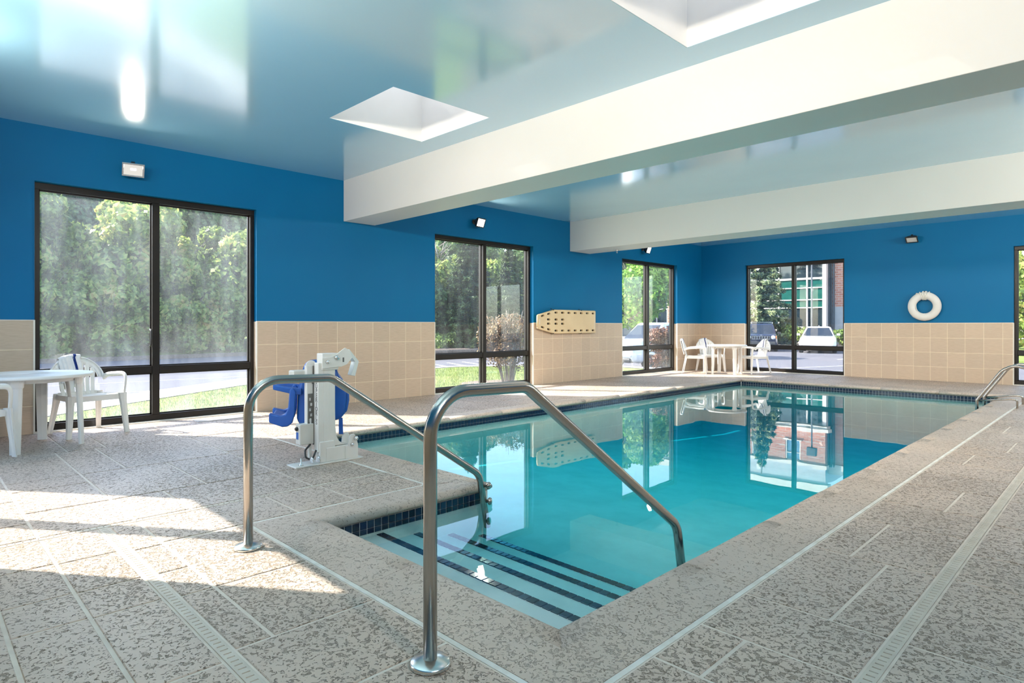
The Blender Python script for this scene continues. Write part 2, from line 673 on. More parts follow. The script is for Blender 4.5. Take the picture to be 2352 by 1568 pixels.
M['leaf_red'] = leaf_mat('barberry_leaves', [(.35, (.09, .03, .025)), (.5, (.17, .07, .05)), (.68, (.32, .17, .11))], .3)
M['leaf_yew'] = leaf_mat('yew_leaves', [(.35, (.05, .10, .02)), (.5, (.16, .26, .05)), (.68, (.40, .46, .13))], .3)
M['bark'] = vary_mat('bark', (.10, .075, .06), (.17, .135, .11), .95, scale=6, world=True, bump=.8, bscale=14)
M['bark_pale'] = vary_mat('pale_bark', (.26, .21, .17), (.36, .30, .25), .95, scale=6, world=True, bump=.6, bscale=14)

# building opposite
m, t, p = base_mat('red_brick', (.4, .16, .11), .85, 0, .2)
br = t.new('TexBrick')
v = t.pos()
sp = t.new('SeparateXYZ')
t.link(v, sp.inputs[0])
cb = t.new('CombineXYZ')
t.link(t.math('ADD', sp.outputs[0], sp.outputs[1]), cb.inputs[0])
t.link(sp.outputs[2], cb.inputs[1])
t.link(cb.outputs[0], br.inputs['Vector'])
br.inputs['Color1'].default_value = (.42, .17, .115, 1)
br.inputs['Color2'].default_value = (.52, .235, .16, 1)
br.inputs['Mortar'].default_value = (.50, .42, .36, 1)
br.inputs['Scale'].default_value = 1.0
br.inputs['Brick Width'].default_value = .42
br.inputs['Row Height'].default_value = .16
br.inputs['Mortar Size'].default_value = .016
t.link(br.outputs[0], p.inputs['Base Color'])
M['brick'] = m
M['stone'] = vary_mat('grey_stone', (.36, .355, .35), (.44, .43, .42), .85, scale=1.5, world=True, bump=.5, bscale=8)
M['pale_stone'] = vary_mat('pale_cast_stone', (.66, .63, .56), (.72, .69, .62), .8, scale=2, world=True)
M['parapet'] = vary_mat('grey_metal_cladding', (.36, .39, .42), (.42, .44, .47), .5, .2, world=True)
M['mullion'] = vary_mat('pale_mullion', (.66, .61, .58), (.72, .67, .64), .4, .2)
M['far_glass'] = vary_mat('dark_facade_glass', (.012, .022, .03), (.02, .034, .042), .06, 0, spec=.8)
M['far_glass_green'] = vary_mat('green_facade_glass', (.008, .075, .06), (.012, .10, .08), .08, 0, spec=.8)
M['far_glass_blue'] = vary_mat('blue_facade_glass', (.06, .16, .26), (.09, .2, .3), .1, 0, spec=.8)
M['far_dark'] = vary_mat('dark_metal', (.05, .06, .07), (.07, .08, .09), .5)  # one even dark grey, the same on every side

# cars
for nm, c_ in (('car_white', (.78, .79, .82)), ('car_navy', (.008, .014, .04))):
    mm, tt, pp = base_mat(nm, c_, .25, 0.0, .5)
    tt.link(tt.ramp(tt.noise(tt.objco(), 2, 2), [(.3, c_), (.7, tuple(x * .95 for x in c_))]), pp.inputs['Base Color'])
    pp.inputs['Coat Weight'].default_value = 1
    pp.inputs['Coat Roughness'].default_value = .05
    M[nm] = mm
M['car_glass'] = vary_mat('car_glass', (.012, .016, .022), (.02, .026, .034), .05, 0, spec=.7)
M['tyre'] = vary_mat('tyre_rubber', (.016, .016, .017), (.026, .026, .027), .85)
M['rim'] = vary_mat('alloy_rim', (.38, .39, .40), (.48, .49, .5), .3, 1)
M['headlamp'] = vary_mat('lamp_glass', (.72, .74, .78), (.82, .84, .87), .08, .3, spec=.8)
M['taillamp'] = vary_mat('smoked_tail_lamp', (.09, .09, .10), (.14, .13, .14), .15)
M['amber'] = vary_mat('amber_lens', (.75, .20, .05), (.8, .25, .07), .25)
M['plate'] = vary_mat('number_plate', (.82, .80, .66), (.78, .76, .62), .5)

# ------------------------------------------------------------------ room shell
XW, XE, YS, YN, ZC = -8.46, 2.0, -0.35, 15.76, 3.39
ZB = 2.772
WIN_W = [(1.02, 3.448), (6.50, 8.965), (12.0, 14.468)]     # along Y on the west wall
WIN_N = [(-7.222, -4.815), (-1.708, .735)]                  # along X on the north wall
WIN_S = [(-7.222, -4.815)]
TH = .216
TILE_TOP = 1.24


def wall(name, label, wins, a0, a1, place):
    """place(a, d, z): a runs along the wall, d goes outwards from the room face"""
    b = B()

    def bx(p0, p1, z0, z1):
        vs = [place(a, d, z) for z in (z0, z1) for d in (.008, TH) for a in (p0, p1)]
        b.add(vs, [(0, 2, 3, 1), (4, 5, 7, 6), (0, 1, 5, 4), (1, 3, 7, 5), (3, 2, 6, 7), (2, 0, 4, 6)])
    c = a0
    for w0, w1 in wins:
        bx(c, w0, -.3, ZC + .1)
        bx(w0, w1, ZB, ZC + .1)
        bx(w0, w1, -.3, -.004)
        c = w1
    bx(c, a1, -.3, ZC + .1)
    return obj(name, b, M['blue'], kind='structure', label=label)


PW = lambda a, d, z: (XW - d, a, z)
PN = lambda a, d, z: (a, YN + d, z)
PS = lambda a, d, z: (a, YS - d, z)
PE = lambda a, d, z: (XE + d, a, z)
wall_west = wall('wall_west', 'long blue wall with three tall windows and biscuit tile below', WIN_W, YS - TH, YN + TH, PW)
wall_north = wall('wall_north', 'blue end wall with the life ring and biscuit tile below', WIN_N, XW - TH, XE + TH, PN)
wall_south = wall('wall_south', 'blue wall behind the viewer', WIN_S, XW - TH, XE + TH, PS)
wall_east = wall('wall_east', 'blue wall on the side opposite the windows', [], YS - TH, YN + TH, PE)

TROWS = [(0.0, .304), (.308, .612), (.616, .922), (.926, TILE_TOP)]


def tile_mesh(w, h, place, d0=0.0):
    """one thin wall tile with eased edges, its face on the room side"""
    b = B()
    e = .0025
    w2, h2 = w / 2, h / 2
    vs = []
    for (dd, k) in ((.0075, 0), (d0 + e, 0), (d0, e)):
        for a, z in ((-w2 + k, -h2 + k), (w2 - k, -h2 + k), (w2 - k, h2 - k), (-w2 + k, h2 - k)):
            vs.append(place(a, dd, z))
    fs = [(8, 9, 10, 11)]
    for r in (0, 4):
        for i in range(4):
            j = (i + 1) % 4
            fs.append((r + i, r + j, r + 4 + j, r + 4 + i))
    b.add(vs, fs)
    return b


_tm = {}


def tile_wall(w, segs, place, axis, grout_label=None):
    """segs: list of lists of column edges"""
    rel = {'W': lambda a, d, z: (-d, a, z), 'N': lambda a, d, z: (a, d, z)}[axis]
    gb = B()
    for cols in segs:
        c0, c1 = cols[0], cols[-1]
        vs = [place(a, d, z) for z in (0, TILE_TOP) for d in (.0022, .0085) for a in (c0, c1)]
        gb.add(vs, [(0, 2, 3, 1), (4, 5, 7, 6), (0, 1, 5, 4), (1, 3, 7, 5), (3, 2, 6, 7), (2, 0, 4, 6)])
        for x0, x1 in zip(cols[:-1], cols[1:]):
            for z0, z1 in TROWS:
                wd, hd = round(x1 - x0 - .006, 4), round(z1 - z0 - .0022, 4)
                key = (axis, wd, hd)
                if key not in _tm:
                    _tm[key] = mesh_of('tile', tile_mesh(wd, hd, rel), M['tile'])
                o = obj('tile', _tm[key], parent=w)
                o.location = place((x0 + x1) / 2, 0, (z0 + z1) / 2)
    obj('grout', gb, M['cream_grout'], w)


W_SEG = [[-.35, -.25, .062, .374, .686, 1.02],
         [3.448, 3.728, 4.038, 4.348, 4.659, 4.968, 5.278, 5.589, 5.898, 6.208, 6.50],
         [8.965, 9.236, 9.549, 9.861, 10.173, 10.485, 10.797, 11.101, 11.405, 11.717, 12.0],
         [14.468, 14.74, 15.05, 15.36, 15.67, 15.76]]
N_SEG = [[-8.46, -8.18, -7.868, -7.556, -7.222],
         [-4.815, -4.661, -4.352, -4.041, -3.731, -3.421, -3.112, -2.804, -2.494, -2.184, -1.874, -1.708],
         [.735, 1.04, 1.35, 1.66, 2.0]]
tile_wall(wall_west, W_SEG, PW, 'W')
tile_wall(wall_north, N_SEG, PN, 'N')
# tiled returns beside the windows, and the cream bead on each corner
SETB = .088


def reveals(w, wins, place):
    jb, cb = B(), B()
    for w0, w1 in wins:
        for a, sgn in ((w0, 1), (w1, -1)):
            vs = [place(a + s * sgn, d, z) for z in (0, TILE_TOP) for d in (.004, SETB) for s in (-.002, .006)]
            jb.add(vs, [(0, 2, 3, 1), (4, 5, 7, 6), (0, 1, 5, 4), (1, 3, 7, 5), (3, 2, 6, 7), (2, 0, 4, 6)])
            vs = [place(a + s * sgn, d, z) for z in (0, TILE_TOP + .006) for d in (-.003, .010) for s in (-.009, .008)]
            cb.add(vs, [(0, 2, 3, 1), (4, 5, 7, 6), (0, 1, 5, 4), (1, 3, 7, 5), (3, 2, 6, 7), (2, 0, 4, 6)])
            vs = [place(a + s * sgn, d, z) for z in (TILE_TOP, ZB) for d in (.004, .012) for s in (-.004, .003)]
            cb.add(vs, [(0, 2, 3, 1), (4, 5, 7, 6), (0, 1, 5, 4), (1, 3, 7, 5), (3, 2, 6, 7), (2, 0, 4, 6)], mi=1)
    obj('reveal_tile', jb, M['tile'], w)
    obj('corner_bead', cb, [M['caulk'], M['blue']], w)


reveals(wall_west, WIN_W, PW)
reveals(wall_north, WIN_N, PN)
for nm, lab, place, segs in (('trim_1', 'cream cap strip along the tile top of the long window wall', PW, W_SEG), ('trim_2', 'cream cap strip along the tile top of the end wall', PN, N_SEG)):
    b = B()
    for cols in segs:
        vs = [place(a, d, z) for z in (TILE_TOP - .001, TILE_TOP + .008) for d in (-.002, .010) for a in (cols[0], cols[-1])]
        b.add(vs, [(0, 2, 3, 1), (4, 5, 7, 6), (0, 1, 5, 4), (1, 3, 7, 5), (3, 2, 6, 7), (2, 0, 4, 6)])
    obj(nm, b, M['caulk'], kind='structure', label=lab)
b = B()
for (a0, a1) in ((XW, WIN_S[0][0]), (WIN_S[0][1], XE)):
    b.box(a0, a1, YS - .008, YS, 0, TILE_TOP)
obj('dado', b, M['tile'], wall_south)
b = B()
b.box(XE, XE + .008, YS, YN, 0, TILE_TOP)
obj('dado', b, M['tile'], wall_east)


# windows -------------------------------------------------------------------
def window(name, label, w0, w1, place, gmat, handle=False):
    root = struct(name, label)
    f0, f1, g = SETB, SETB + .125, SETB + .078        # frame front, back, glass plane
    mid = (w0 + w1) / 2

    def bar(nm, a0, a1, z0, z1, d0=f0, d1=f1):
        b = B()
        vs = [place(a, d, z) for z in (z0, z1) for d in (d0, d1) for a in (a0, a1)]
        b.add(vs, [(0, 2, 3, 1), (4, 5, 7, 6), (0, 1, 5, 4), (1, 3, 7, 5), (3, 2, 6, 7), (2, 0, 4, 6)])
        return obj(nm, b, M['bronze'], root, bevel=.003, seg=1)
    bar('frame_head', w0, w1, 2.70, ZB)
    bar('frame_sill', w0, w1, .012, .085)
    bar('frame_jamb', w0, w0 + .055, .085, 2.70)
    bar('frame_jamb', w1 - .055, w1, .085, 2.70)
    bar('mullion', mid - .04, mid + .04, .085, 2.70, f0 - .004)
    for s0, s1 in ((w0 + .055, mid - .04), (mid + .04, w1 - .055)):
        bar('transom', s0, s1, .595, .685, f0 + .004)
        for z0, z1 in ((.085, .595), (.685, 2.70)):
            b = B()
            vs = [place(a, d, z) for z in (z0 - .004, z1 + .004) for d in (g, g + .008) for a in (s0 - .004, s1 + .004)]
            b.add(vs, [(0, 2, 3, 1), (4, 5, 7, 6), (0, 1, 5, 4), (1, 3, 7, 5), (3, 2, 6, 7), (2, 0, 4, 6)])
            obj('pane', b, gmat, root)
            # thin glazing bead round the pane
            b = B()
            for (p0, p1, q0, q1) in ((s0, s1, z0, z0 + .014), (s0, s1, z1 - .014, z1), (s0, s0 + .012, z0, z1), (s1 - .012, s1, z0, z1)):
                vs = [place(a, d, z) for z in (q0, q1) for d in (g - .022, g - .001) for a in (p0, p1)]
                b.add(vs, [(0, 2, 3, 1), (4, 5, 7, 6), (0, 1, 5, 4), (1, 3, 7, 5), (3, 2, 6, 7), (2, 0, 4, 6)])
            obj('glazing_bead', b, M['bronze'], root)
    b = B()
    vs = [place(a, d, z) for z in (-.012, .012) for d in (.0, TH + .03) for a in (w0, w1)]
    b.add(vs, [(0, 2, 3, 1), (4, 5, 7, 6), (0, 1, 5, 4), (1, 3, 7, 5), (3, 2, 6, 7), (2, 0, 4, 6)])
    obj('threshold', b, M['caulk'], root, bevel=.004, seg=1)
    if handle:
        b = B()
        pts = [place(mid - .058, f0 + q, z) for q, z in ((.03, 1.14), (-.02, 1.12), (-.03, 1.03), (-.02, .95), (.03, .93))]
        b.tube(fillet(pts, .03, 4), .011, 8)
        obj('handle', b, M['black'], root, label='slim black pull handle')
    return root


window('window_1', 'wide hazy window nearest the viewer, woods and parking lot outside', *WIN_W[0], PW, M['glass_dirty'], True)
window('window_2', 'tall window with an evergreen and a brown shrub outside', *WIN_W[1], PW, M['glass'])
window('window_3', 'tall window by the corner, white car and maple outside', *WIN_W[2], PW, M['glass'])
window('window_4', 'window in the end wall, parked cars and office block outside', *WIN_N[0], PN, M['glass'])
window('window_5', 'window at the right end of the end wall, mostly cut off', *WIN_N[1], PN, M['glass'])
window('window_6', 'window behind the viewer that lets in the near patch of sun', *WIN_S[0], PS, M['glass'])

# ceiling with four skylight openings ------------------------------------------
SKX = [(-6.025, -4.82), (-2.505, -1.30)]
SKY_ = [(3.222, 4.43), (11.02, 12.23)]
xs = [XW - TH, SKX[0][0], SKX[0][1], SKX[1][0], SKX[1][1], XE + TH]
ys = [YS - TH, SKY_[0][0], SKY_[0][1], SKY_[1][0], SKY_[1][1], YN + TH]
b = B()
hole = lambda i, j: i in (1, 3) and j in (1, 3)
for z, up in ((ZC, False), (3.60, True)):
    vs = [(x, y, z) for y in ys for x in xs]
    fs = []
    for j in range(5):
        for i in range(5):
            if hole(i, j):
                continue
            q = (j * 6 + i, j * 6 + i + 1, (j + 1) * 6 + i + 1, (j + 1) * 6 + i)
            fs.append(q if up else q[::-1])
    b.add(vs, fs)
vs, fs = [], []
for i in (1, 3):
    for j in (1, 3):
        o = len(vs)
        for z in (ZC, 3.60):
            vs += [(xs[i], ys[j], z), (xs[i + 1], ys[j], z), (xs[i + 1], ys[j + 1], z), (xs[i], ys[j + 1], z)]
        for k in range(4):
            k2 = (k + 1) % 4
            fs.append((o + k, o + 4 + k, o + 4 + k2, o + k2))
o = len(vs)
for z in (ZC, 3.60):
    vs += [(xs[0], ys[0], z), (xs[-1], ys[0], z), (xs[-1], ys[-1], z), (xs[0], ys[-1], z)]
for k in range(4):
    k2 = (k + 1) % 4
    fs.append((o + k, o + k2, o + 4 + k2, o + 4 + k))
b.add(vs, fs)
obj('ceiling', b, M['ceil'], kind='structure', label='glossy pale blue ceiling with white beams and skylights', recalc=False)

labs = ['square skylight left of the big beam, seen whole', 'square skylight cut by the top of the picture', 'skylight hidden behind the far beam, window side', 'skylight hidden behind the far beam, far side']
k = 0
for (y0, y1) in SKY_:
    for (x0, x1) in SKX:
        s = struct('skylight', labs[k])
        b = B()
        e, zt = .05, 4.06
        b.box(x0 - e, x0 + .004, y0 - e, y1 + e, ZC + .002, zt)
        b.box(x1 - .004, x1 + e, y0 - e, y1 + e, ZC + .002, zt)
        b.box(x0, x1, y0 - e, y0 + .004, ZC + .002, zt)
        b.box(x0, x1, y1 - .004, y1 + e, ZC + .002, zt)
        obj('shaft', b, M['shaft'], s)
        b = B()
        for q in ((x0 - e, x0 + .03, y0 - e, y1 + e), (x1 - .03, x1 + e, y0 - e, y1 + e), (x0 + .03, x1 - .03, y0 - e, y0 + .03), (x0 + .03, x1 - .03, y1 - .03, y1 + e)):
            b.box(*q, zt, zt + .06)
        obj('skylight_frame', b, M['shaft'], s)
        b = B()
        b.box(x0 + .03, x1 - .03, y0 + .03, y1 - .03, zt + .03, zt + .036)
        obj('pane', b, M['sky_glass'], s)
        k += 1

for y0, y1, lab in ((4.768, 5.315, 'big white ceiling beam nearest the viewer'), (10.108, 10.785, 'white ceiling beam farther from the viewer')):
    b = B()
    b.box(XW - .01, XE + .01, y0, y1, ZB - .002, ZC + .05)
    obj('beam', b, M['beam'], kind='structure', label=lab, bevel=.006, seg=2)

# ------------------------------------------------------------------ pool
PX0, PX1, PY0, PY1 = -6.12, -1.55, 3.10, 13.15      # main tank
NX0, NY0 = -3.40, 1.785                             # stair bay
WATER = -.10
OUT = [(PX1, NY0), (PX1, PY1), (PX0, PY1), (PX0, PY0), (NX0, PY0), (NX0, NY0)]


def off(s):
    res = []
    n = len(OUT)
    for i in range(n):
        p, a, c = Vector((*OUT[i], 0)), Vector((*OUT[i - 1], 0)), Vector((*OUT[(i + 1) % n], 0))
        d1, d2 = (p - a).normalized(), (c - p).normalized()
        n1, n2 = Vector((d1.y, -d1.x, 0)), Vector((d2.y, -d2.x, 0))
        q = p + (n1 + n2) * s
        res.append((q.x, q.y))
    return res


pool = struct('pool_basin', 'rectangular indoor pool with a stair bay at the near corner')
ZF0, ZF1 = -.47, -.80           # pool floor, shallow to deep


def zfloor(y):
    f = min(1, max(0, (y - 4.2) / 6.5))
    return ZF0 + (ZF1 - ZF0) * f


b = B()
WT = .25
ring_i, ring_o = off(0), off(WT)
for i in range(6):
    j = (i + 1) % 6
    a, c, ao, co = ring_i[i], ring_i[j], ring_o[i], ring_o[j]
    b.add([(*a, -.046), (*c, -.046), (*co, -.046), (*ao, -.046), (*a, -1.1), (*c, -1.1), (*co, -1.1), (*ao, -1.1)],
          [(0, 1, 2, 3), (0, 4, 5, 1), (3, 2, 6, 7)])
obj('pool_wall', b, M['plaster'], pool)
b = B()
yy = [PY0 - 1.4, 3.3, 4.2, 5.5, 7.0, 8.5, 10.7, PY1 + .1]
vs = [(x, y, zfloor(y)) for y in yy for x in (PX0 - .1, PX1 + .1)]
b.add(vs, [(2 * i, 2 * i + 1, 2 * i + 3, 2 * i + 2) for i in range(len(yy) - 1)])
obj('pool_floor', b, M['plaster'], pool)

# navy waterline tiles
TP, TW = .0527, .0468


def tile_box(b, c, ax, ay, az, hx, hy, hz):
    b.obox(c, ax, ay, az, hx, hy, hz)


bb = B()
gb = B()
_navy = {}


def navy_mesh(h, lying=False):
    k = (round(h, 4), lying)
    if k not in _navy:
        q = B()
        e = .0016
        vs = []
        hx, hy = TW / 2, h / 2
        for d, kk in ((0, 0), (.005, 0), (.0065, e)):
            vs += [(-hx + kk, -hy + kk, d), (hx - kk, -hy + kk, d), (hx - kk, hy - kk, d), (-hx + kk, hy - kk, d)]
        fs = [(8, 9, 10, 11)] + [(r + i, r + (i + 1) % 4, r + 4 + (i + 1) % 4, r + 4 + i) for r in (0, 4) for i in range(4)]
        q.add(vs, fs)
        _navy[k] = mesh_of('tile', q, M['navy'])
    return _navy[k]


ROWS = [(-.0925, -.0455), (-.127, -.0955)]
for i in range(6):
    p, q = Vector((*OUT[i], 0)), Vector((*OUT[(i + 1) % 6], 0))
    d = (q - p).normalized()
    inn = Vector((-d.y, d.x, 0))
    L = (q - p).length
    gb.obox((p + q) / 2 + inn * .0015 + Vector((0, 0, -.0865)), d, inn, (0, 0, 1), L / 2, .0025, .0415)
    n = int(L / TP)
    o0 = (L - n * TP) / 2
    for k in range(n):
        s = o0 + (k + .5) * TP
        for (z0, z1) in ROWS:
            c = p + d * s + inn * .004
            if i == 4:              # the wall of the stair bay: every tile a part
                o = obj('tile', navy_mesh(z1 - z0), parent=pool)
                o.matrix_local = Matrix(((d.x, 0, inn.x, c.x), (d.y, 0, inn.y, c.y), (0, 1, 0, (z0 + z1) / 2), (0, 0, 0, 1)))
            else:
                bb.obox(c + Vector((0, 0, (z0 + z1) / 2)) + inn * .002, d, inn, (0, 0, 1), TW / 2, .0035, (z1 - z0) / 2)
obj('waterline_tiles', bb, M['navy'], pool, kind='stuff')
obj('tile_grout', gb, M['pool_grout'], pool)

# stairs with navy nosing tiles
NOSE = [(2.19, -.147), (2.475, -.212), (2.765, -.286), (3.055, -.362)]
for k, (y, z) in enumerate(NOSE):
    b = B()
    b.box(NX0 - .02, PX1 + .02, NY0 - .02, y, -.9, z)
    obj('step', b, M['plaster'], pool)
    gb2 = B()
    gb2.box(NX0, PX1, y - .056, y + .0005, z - .002, z + .0012)
    obj('nosing_grout', gb2, M['pool_grout'], pool)
    n = int((PX1 - NX0) / TP)
    for i in range(n):
        o = obj('tile', navy_mesh(.0485), parent=pool)
        o.location = (NX0 + .012 + (i + .5) * TP, y - .028, z + .0006)

# water: one closed body
b = B()
pl = off(.004)
b.prism(pl, lambda x, y, d: (x, y, d), WATER, -1.05)
w = obj('pool_water', b, M['water'], kind='structure', label='clear turquoise water of the pool')

# coping ----------------------------------------------------------------------
CW = .31
PROF = [(CW, -.02), (CW, .0), (.17, .004), (.09, .013), (.045, .019), (.012, .019), (-.014, .010), (-.027, -.006), (-.027, -.022), (-.014, -.036), (.004, -.0445), (CW - .05, -.046)]
cnt = 0
rows = [off(s) for s, z in PROF]
for i in range(6):
    j = (i + 1) % 6
    L = (Vector(OUT[j]) - Vector(OUT[i])).length
    n = max(1, round(L / .95))
    for k in range(n):
        b = B()
        m = len(PROF)
        for ti in range(5):
            f = (k + ti / 4) / n
            for r, (s, z) in enumerate(PROF):
                # mitred ends: the profile row runs between the two offset corners
                a, c = Vector(rows[r][i]), Vector(rows[r][j])
                if n > 1:
                    base = Vector(OUT[i]).lerp(Vector(OUT[j]), f)
                    d = (Vector(OUT[j]) - Vector(OUT[i])).normalized()
                    nn = Vector((d.y, -d.x))
                    p = base + nn * s
                    if k == 0 and ti == 0:
                        p = a
                    elif k == n - 1 and ti == 4:
                        p = c
                    else:
                        p += d * (.0012 if ti == 0 else -.0012 if ti == 4 else 0)
                        wob = .0016 * math.sin(p.x * 9.1 + p.y * 7.3 + r) * (1 if 1 < r < 9 else 0)
                        p += nn * wob
                else:
                    p = a.lerp(c, f)
                b.v.append((p.x, p.y, z))
        for ti in range(4):
            for r in range(m):
                r2 = (r + 1) % m
                b.f.append((ti * m + r, ti * m + r2, (ti + 1) * m + r2, (ti + 1) * m + r)); b.sm.append(2 < r < 9); b.mi.append(0)
        for e in (0, 4):
            b.f.append(tuple(e * m + r for r in range(m))); b.sm.append(False); b.mi.append(0)
        obj('coping', b, M['coping'], pool)
o1, o2 = off(CW + .001), off(CW + .024)
b = B()
for i in range(6):
    j = (i + 1) % 6
    b.add([(*o1[i], -.0015), (*o1[j], -.0015), (*o2[j], -.0015), (*o2[i], -.0015), (*o1[i], -.02), (*o1[j], -.02), (*o2[j], -.02), (*o2[i], -.02)],
          [(0, 1, 2, 3), (0, 4, 5, 1), (3, 2, 6, 7)])
obj('caulk_joint', b, M['white_joint'], pool, label='white caulked joint round the coping')

# ------------------------------------------------------------------ deck
floor = struct('floor', 'textured beige pool deck scored into slabs with pale joints')
o3 = off(CW + .02)
b = B()
hx0, hx1, hy0, hy1 = PX0 - CW - .02, PX1 + CW + .02, NY0 - CW - .02, PY1 + CW + .02
FX0, FX1, FY0, FY1 = XW - .1, XE + .1, YS - .1, YN + .1
zt = -.0045
for (x0, x1, y0, y1) in ((FX0, hx0, FY0, FY1), (hx1, FX1, FY0, FY1), (hx0, hx1, FY0, hy0), (hx0, hx1, hy1, FY1), (hx0, NX0 - CW - .02, hy0, PY0 - CW - .02)):
    b.box(x0, x1, y0, y1, -.25, zt)
obj('joint_bed', b, M['deck_joint'], floor)


def slab(x0, x1, y0, y1, g=.016):
    g /= 2
    x0, x1, y0, y1 = x0 + g, x1 - g, y0 + g, y1 - g
    if x1 - x0 < .03 or y1 - y0 < .03:
        return
    b = B()
    vs = []
    for z, k in ((-.012, 0), (-.003, 0), (0, .003)):
        vs += [(x0 + k, y0 + k, z), (x1 - k, y0 + k, z), (x1 - k, y1 - k, z), (x0 + k, y1 - k, z)]
    b.add(vs, [(8, 9, 10, 11)] + [(r + i, r + (i + 1) % 4, r + 4 + (i + 1) % 4, r + 4 + i) for r in (0, 4) for i in range(4)])
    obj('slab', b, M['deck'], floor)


EJ = hx1 + .004                       # deck side of the caulk joint on the east
DRX0, DRX1 = -.655, -.60              # long drain on the east deck
# strip between the east coping and the drain
ycuts = [YS, -.02, .30, .54]
for y0, y1 in zip(ycuts[:-1], ycuts[1:]):
    pass
EYS = [.86, 1.47, 1.91, 2.255, 2.65, 3.465, 4.18, 4.715, 5.36, 5.90, 6.42, 6.98, 7.34, 8.03, 8.62, 9.25, 9.8, 10.5, 11.1, 11.75, 12.5, 13.1, 13.8, 14.5, 15.1, YN]
ESP = {1.91: -1.03, 2.65: -.862, 3.465: -1.03, 4.715: -.855, 6.42: -1.035, 7.34: -.842, 8.62: -1.03, 9.8: -.86, 11.1: -1.03, 12.5: -.86, 13.8: -1.0}
for y0, y1 in zip(EYS[:-1], EYS[1:]):
    if y0 < 1.4:
        slab(-1.21, DRX0, y0, y1)
    elif y0 in ESP:
        slab(EJ, ESP[y0], y0, y1)
        slab(ESP[y0], DRX0, y0, y1)
    else:
        slab(EJ, DRX0, y0, y1)
# east of the drain
EE = [.86, 1.6, 2.10, 2.65, 3.48, 3.93, 4.6, 5.3, 5.95, 6.6, 7.4, 8.0, 8.9, 9.5, 10.3, 11, 11.9, 12.6, 13.4, 14.2, 15, YN]
for k, (y0, y1) in enumerate(zip(EE[:-1], EE[1:])):
    c = [DRX1, (.35, -.1, .6, .15)[k % 4], (1.2, .8, 1.4)[k % 3], XE]
    for x0, x1 in zip(c[:-1], c[1:]):
        slab(x0, x1, y0, y1)
# south deck, between its drain (Y .81-.855) and the near coping
DSY0, DSY1 = .805, .86
CY = hy0 - .004
DLX0, DLX1 = -4.29, -4.245
for r in ((DLX1, -3.70, DSY1, 1.006), (-3.70, -3.27, DSY1, 1.006), (-3.27, -2.93, DSY1, 1.006), (-2.93, -2.31, DSY1, 1.006),
          (-3.715, -2.93, 1.006, CY), (-2.93, -2.31, 1.006, CY), (-2.31, -1.81, DSY1, CY), (-1.81, -1.21, DSY1, CY),
          (DLX1, -3.735, 1.006, 1.79), (DLX1, -3.735, 1.79, 2.19), (DLX1, -4.04, 2.19, 2.785), (-4.04, -3.735, 2.19, 2.765),
          (-4.9, DLX0, .535, 1.005), (-4.9, DLX0, 1.005, 1.325), (-4.9, DLX0, 1.325, 2.16), (-4.9, DLX0, 2.16, 2.765),
          (-5.57, -4.9, .535, 1.005), (-5.9, -5.57, .535, 1.005), (-7.08, -5.9, .535, 1.005), (-5.9, -4.9, 1.005, 1.62),
          (-7.06, -5.9, 1.005, 1.32), (-7.06, -5.9, 1.32, 2.16), (-5.9, -4.9, 1.62, 2.16), (-7.04, -6.0, 2.16, 2.77), (-6.0, -4.9, 2.16, 2.765),
          (XW, -7.07, .53, 1.1), (XW, -7.07, 1.1, 1.41), (XW, -7.05, 1.41, 2.1), (XW, -7.05, 2.1, 2.77),
          # south of the drain
          (DLX1, -3.75, .54, DSY0), (-3.75, -3.285, .54, DSY0), (-3.285, -2.96, .54, DSY0), (-2.96, -2.25, .54, DSY0), (-2.25, -1.5, .54, DSY0), (-1.5, DRX0, .54, DSY0), (DRX0, .4, .30, DSY0), (.4, XE, .30, DSY0),
          (DLX1, -3.77, .28, .54), (-3.77, -3.30, .28, .54), (-3.30, -2.975, .28, .54), (-2.975, -2.0, .28, .54), (-2.0, -1.2, .28, .54), (-1.2, DRX0, .28, .54),
          (-4.65, DLX0, .26, .535), (-5.3, -4.65, .26, .535), (-6.23, -5.3, .26, .535), (-7.1, -6.23, .26, .535), (XW, -7.1, .26, .53),
          (XW, -7.3, YS, .26), (-7.3, -6.2, YS, .26), (-6.2, -5.2, YS, .26), (-5.2, DLX0, YS, .26), (DLX1, -3.4, YS, .28), (-3.4, -2.5, YS, .28), (-2.5, -1.6, YS, .28), (-1.6, DRX0, YS, .28), (DRX0, .6, YS, .30), (.6, XE, YS, .30)):
    slab(*r)
# west deck beside the pool and north deck
WY = [2.77, 3.35, 3.95, 4.4, 5.1, 5.7, 6.3, 6.75, 7.5, 8.1, 8.8, 9.3, 10.1, 10.7, 11.4, 11.9, 12.7, 13.4, 14.0, 14.6, 15.2, YN]
CXW = hx0 - .004
for k, (y0, y1) in enumerate(zip(WY[:-1], WY[1:])):
    c = [XW, -7.75, CXW] if k % 3 == 0 else [XW, -7.05, CXW] if k % 3 == 1 else [XW, CXW]
    if y0 > 13.3:
        c = c[:-1] + [CXW]
    for x0, x1 in zip(c[:-1], c[1:]):
        slab(x0, x1, y0, y1)
NYC = hy1 + .004
NX = [CXW, -5.6, -5.0, -4.3, -3.72, -3.2, -2.62, -2.02, EJ]
for k, (x0, x1) in enumerate(zip(NX[:-1], NX[1:])):
    ys_ = [NYC, 14.2, YN] if k % 2 else [NYC, 14.75, YN]
    for y0, y1 in zip(ys_[:-1], ys_[1:]):
        slab(x0, x1, y0, y1)


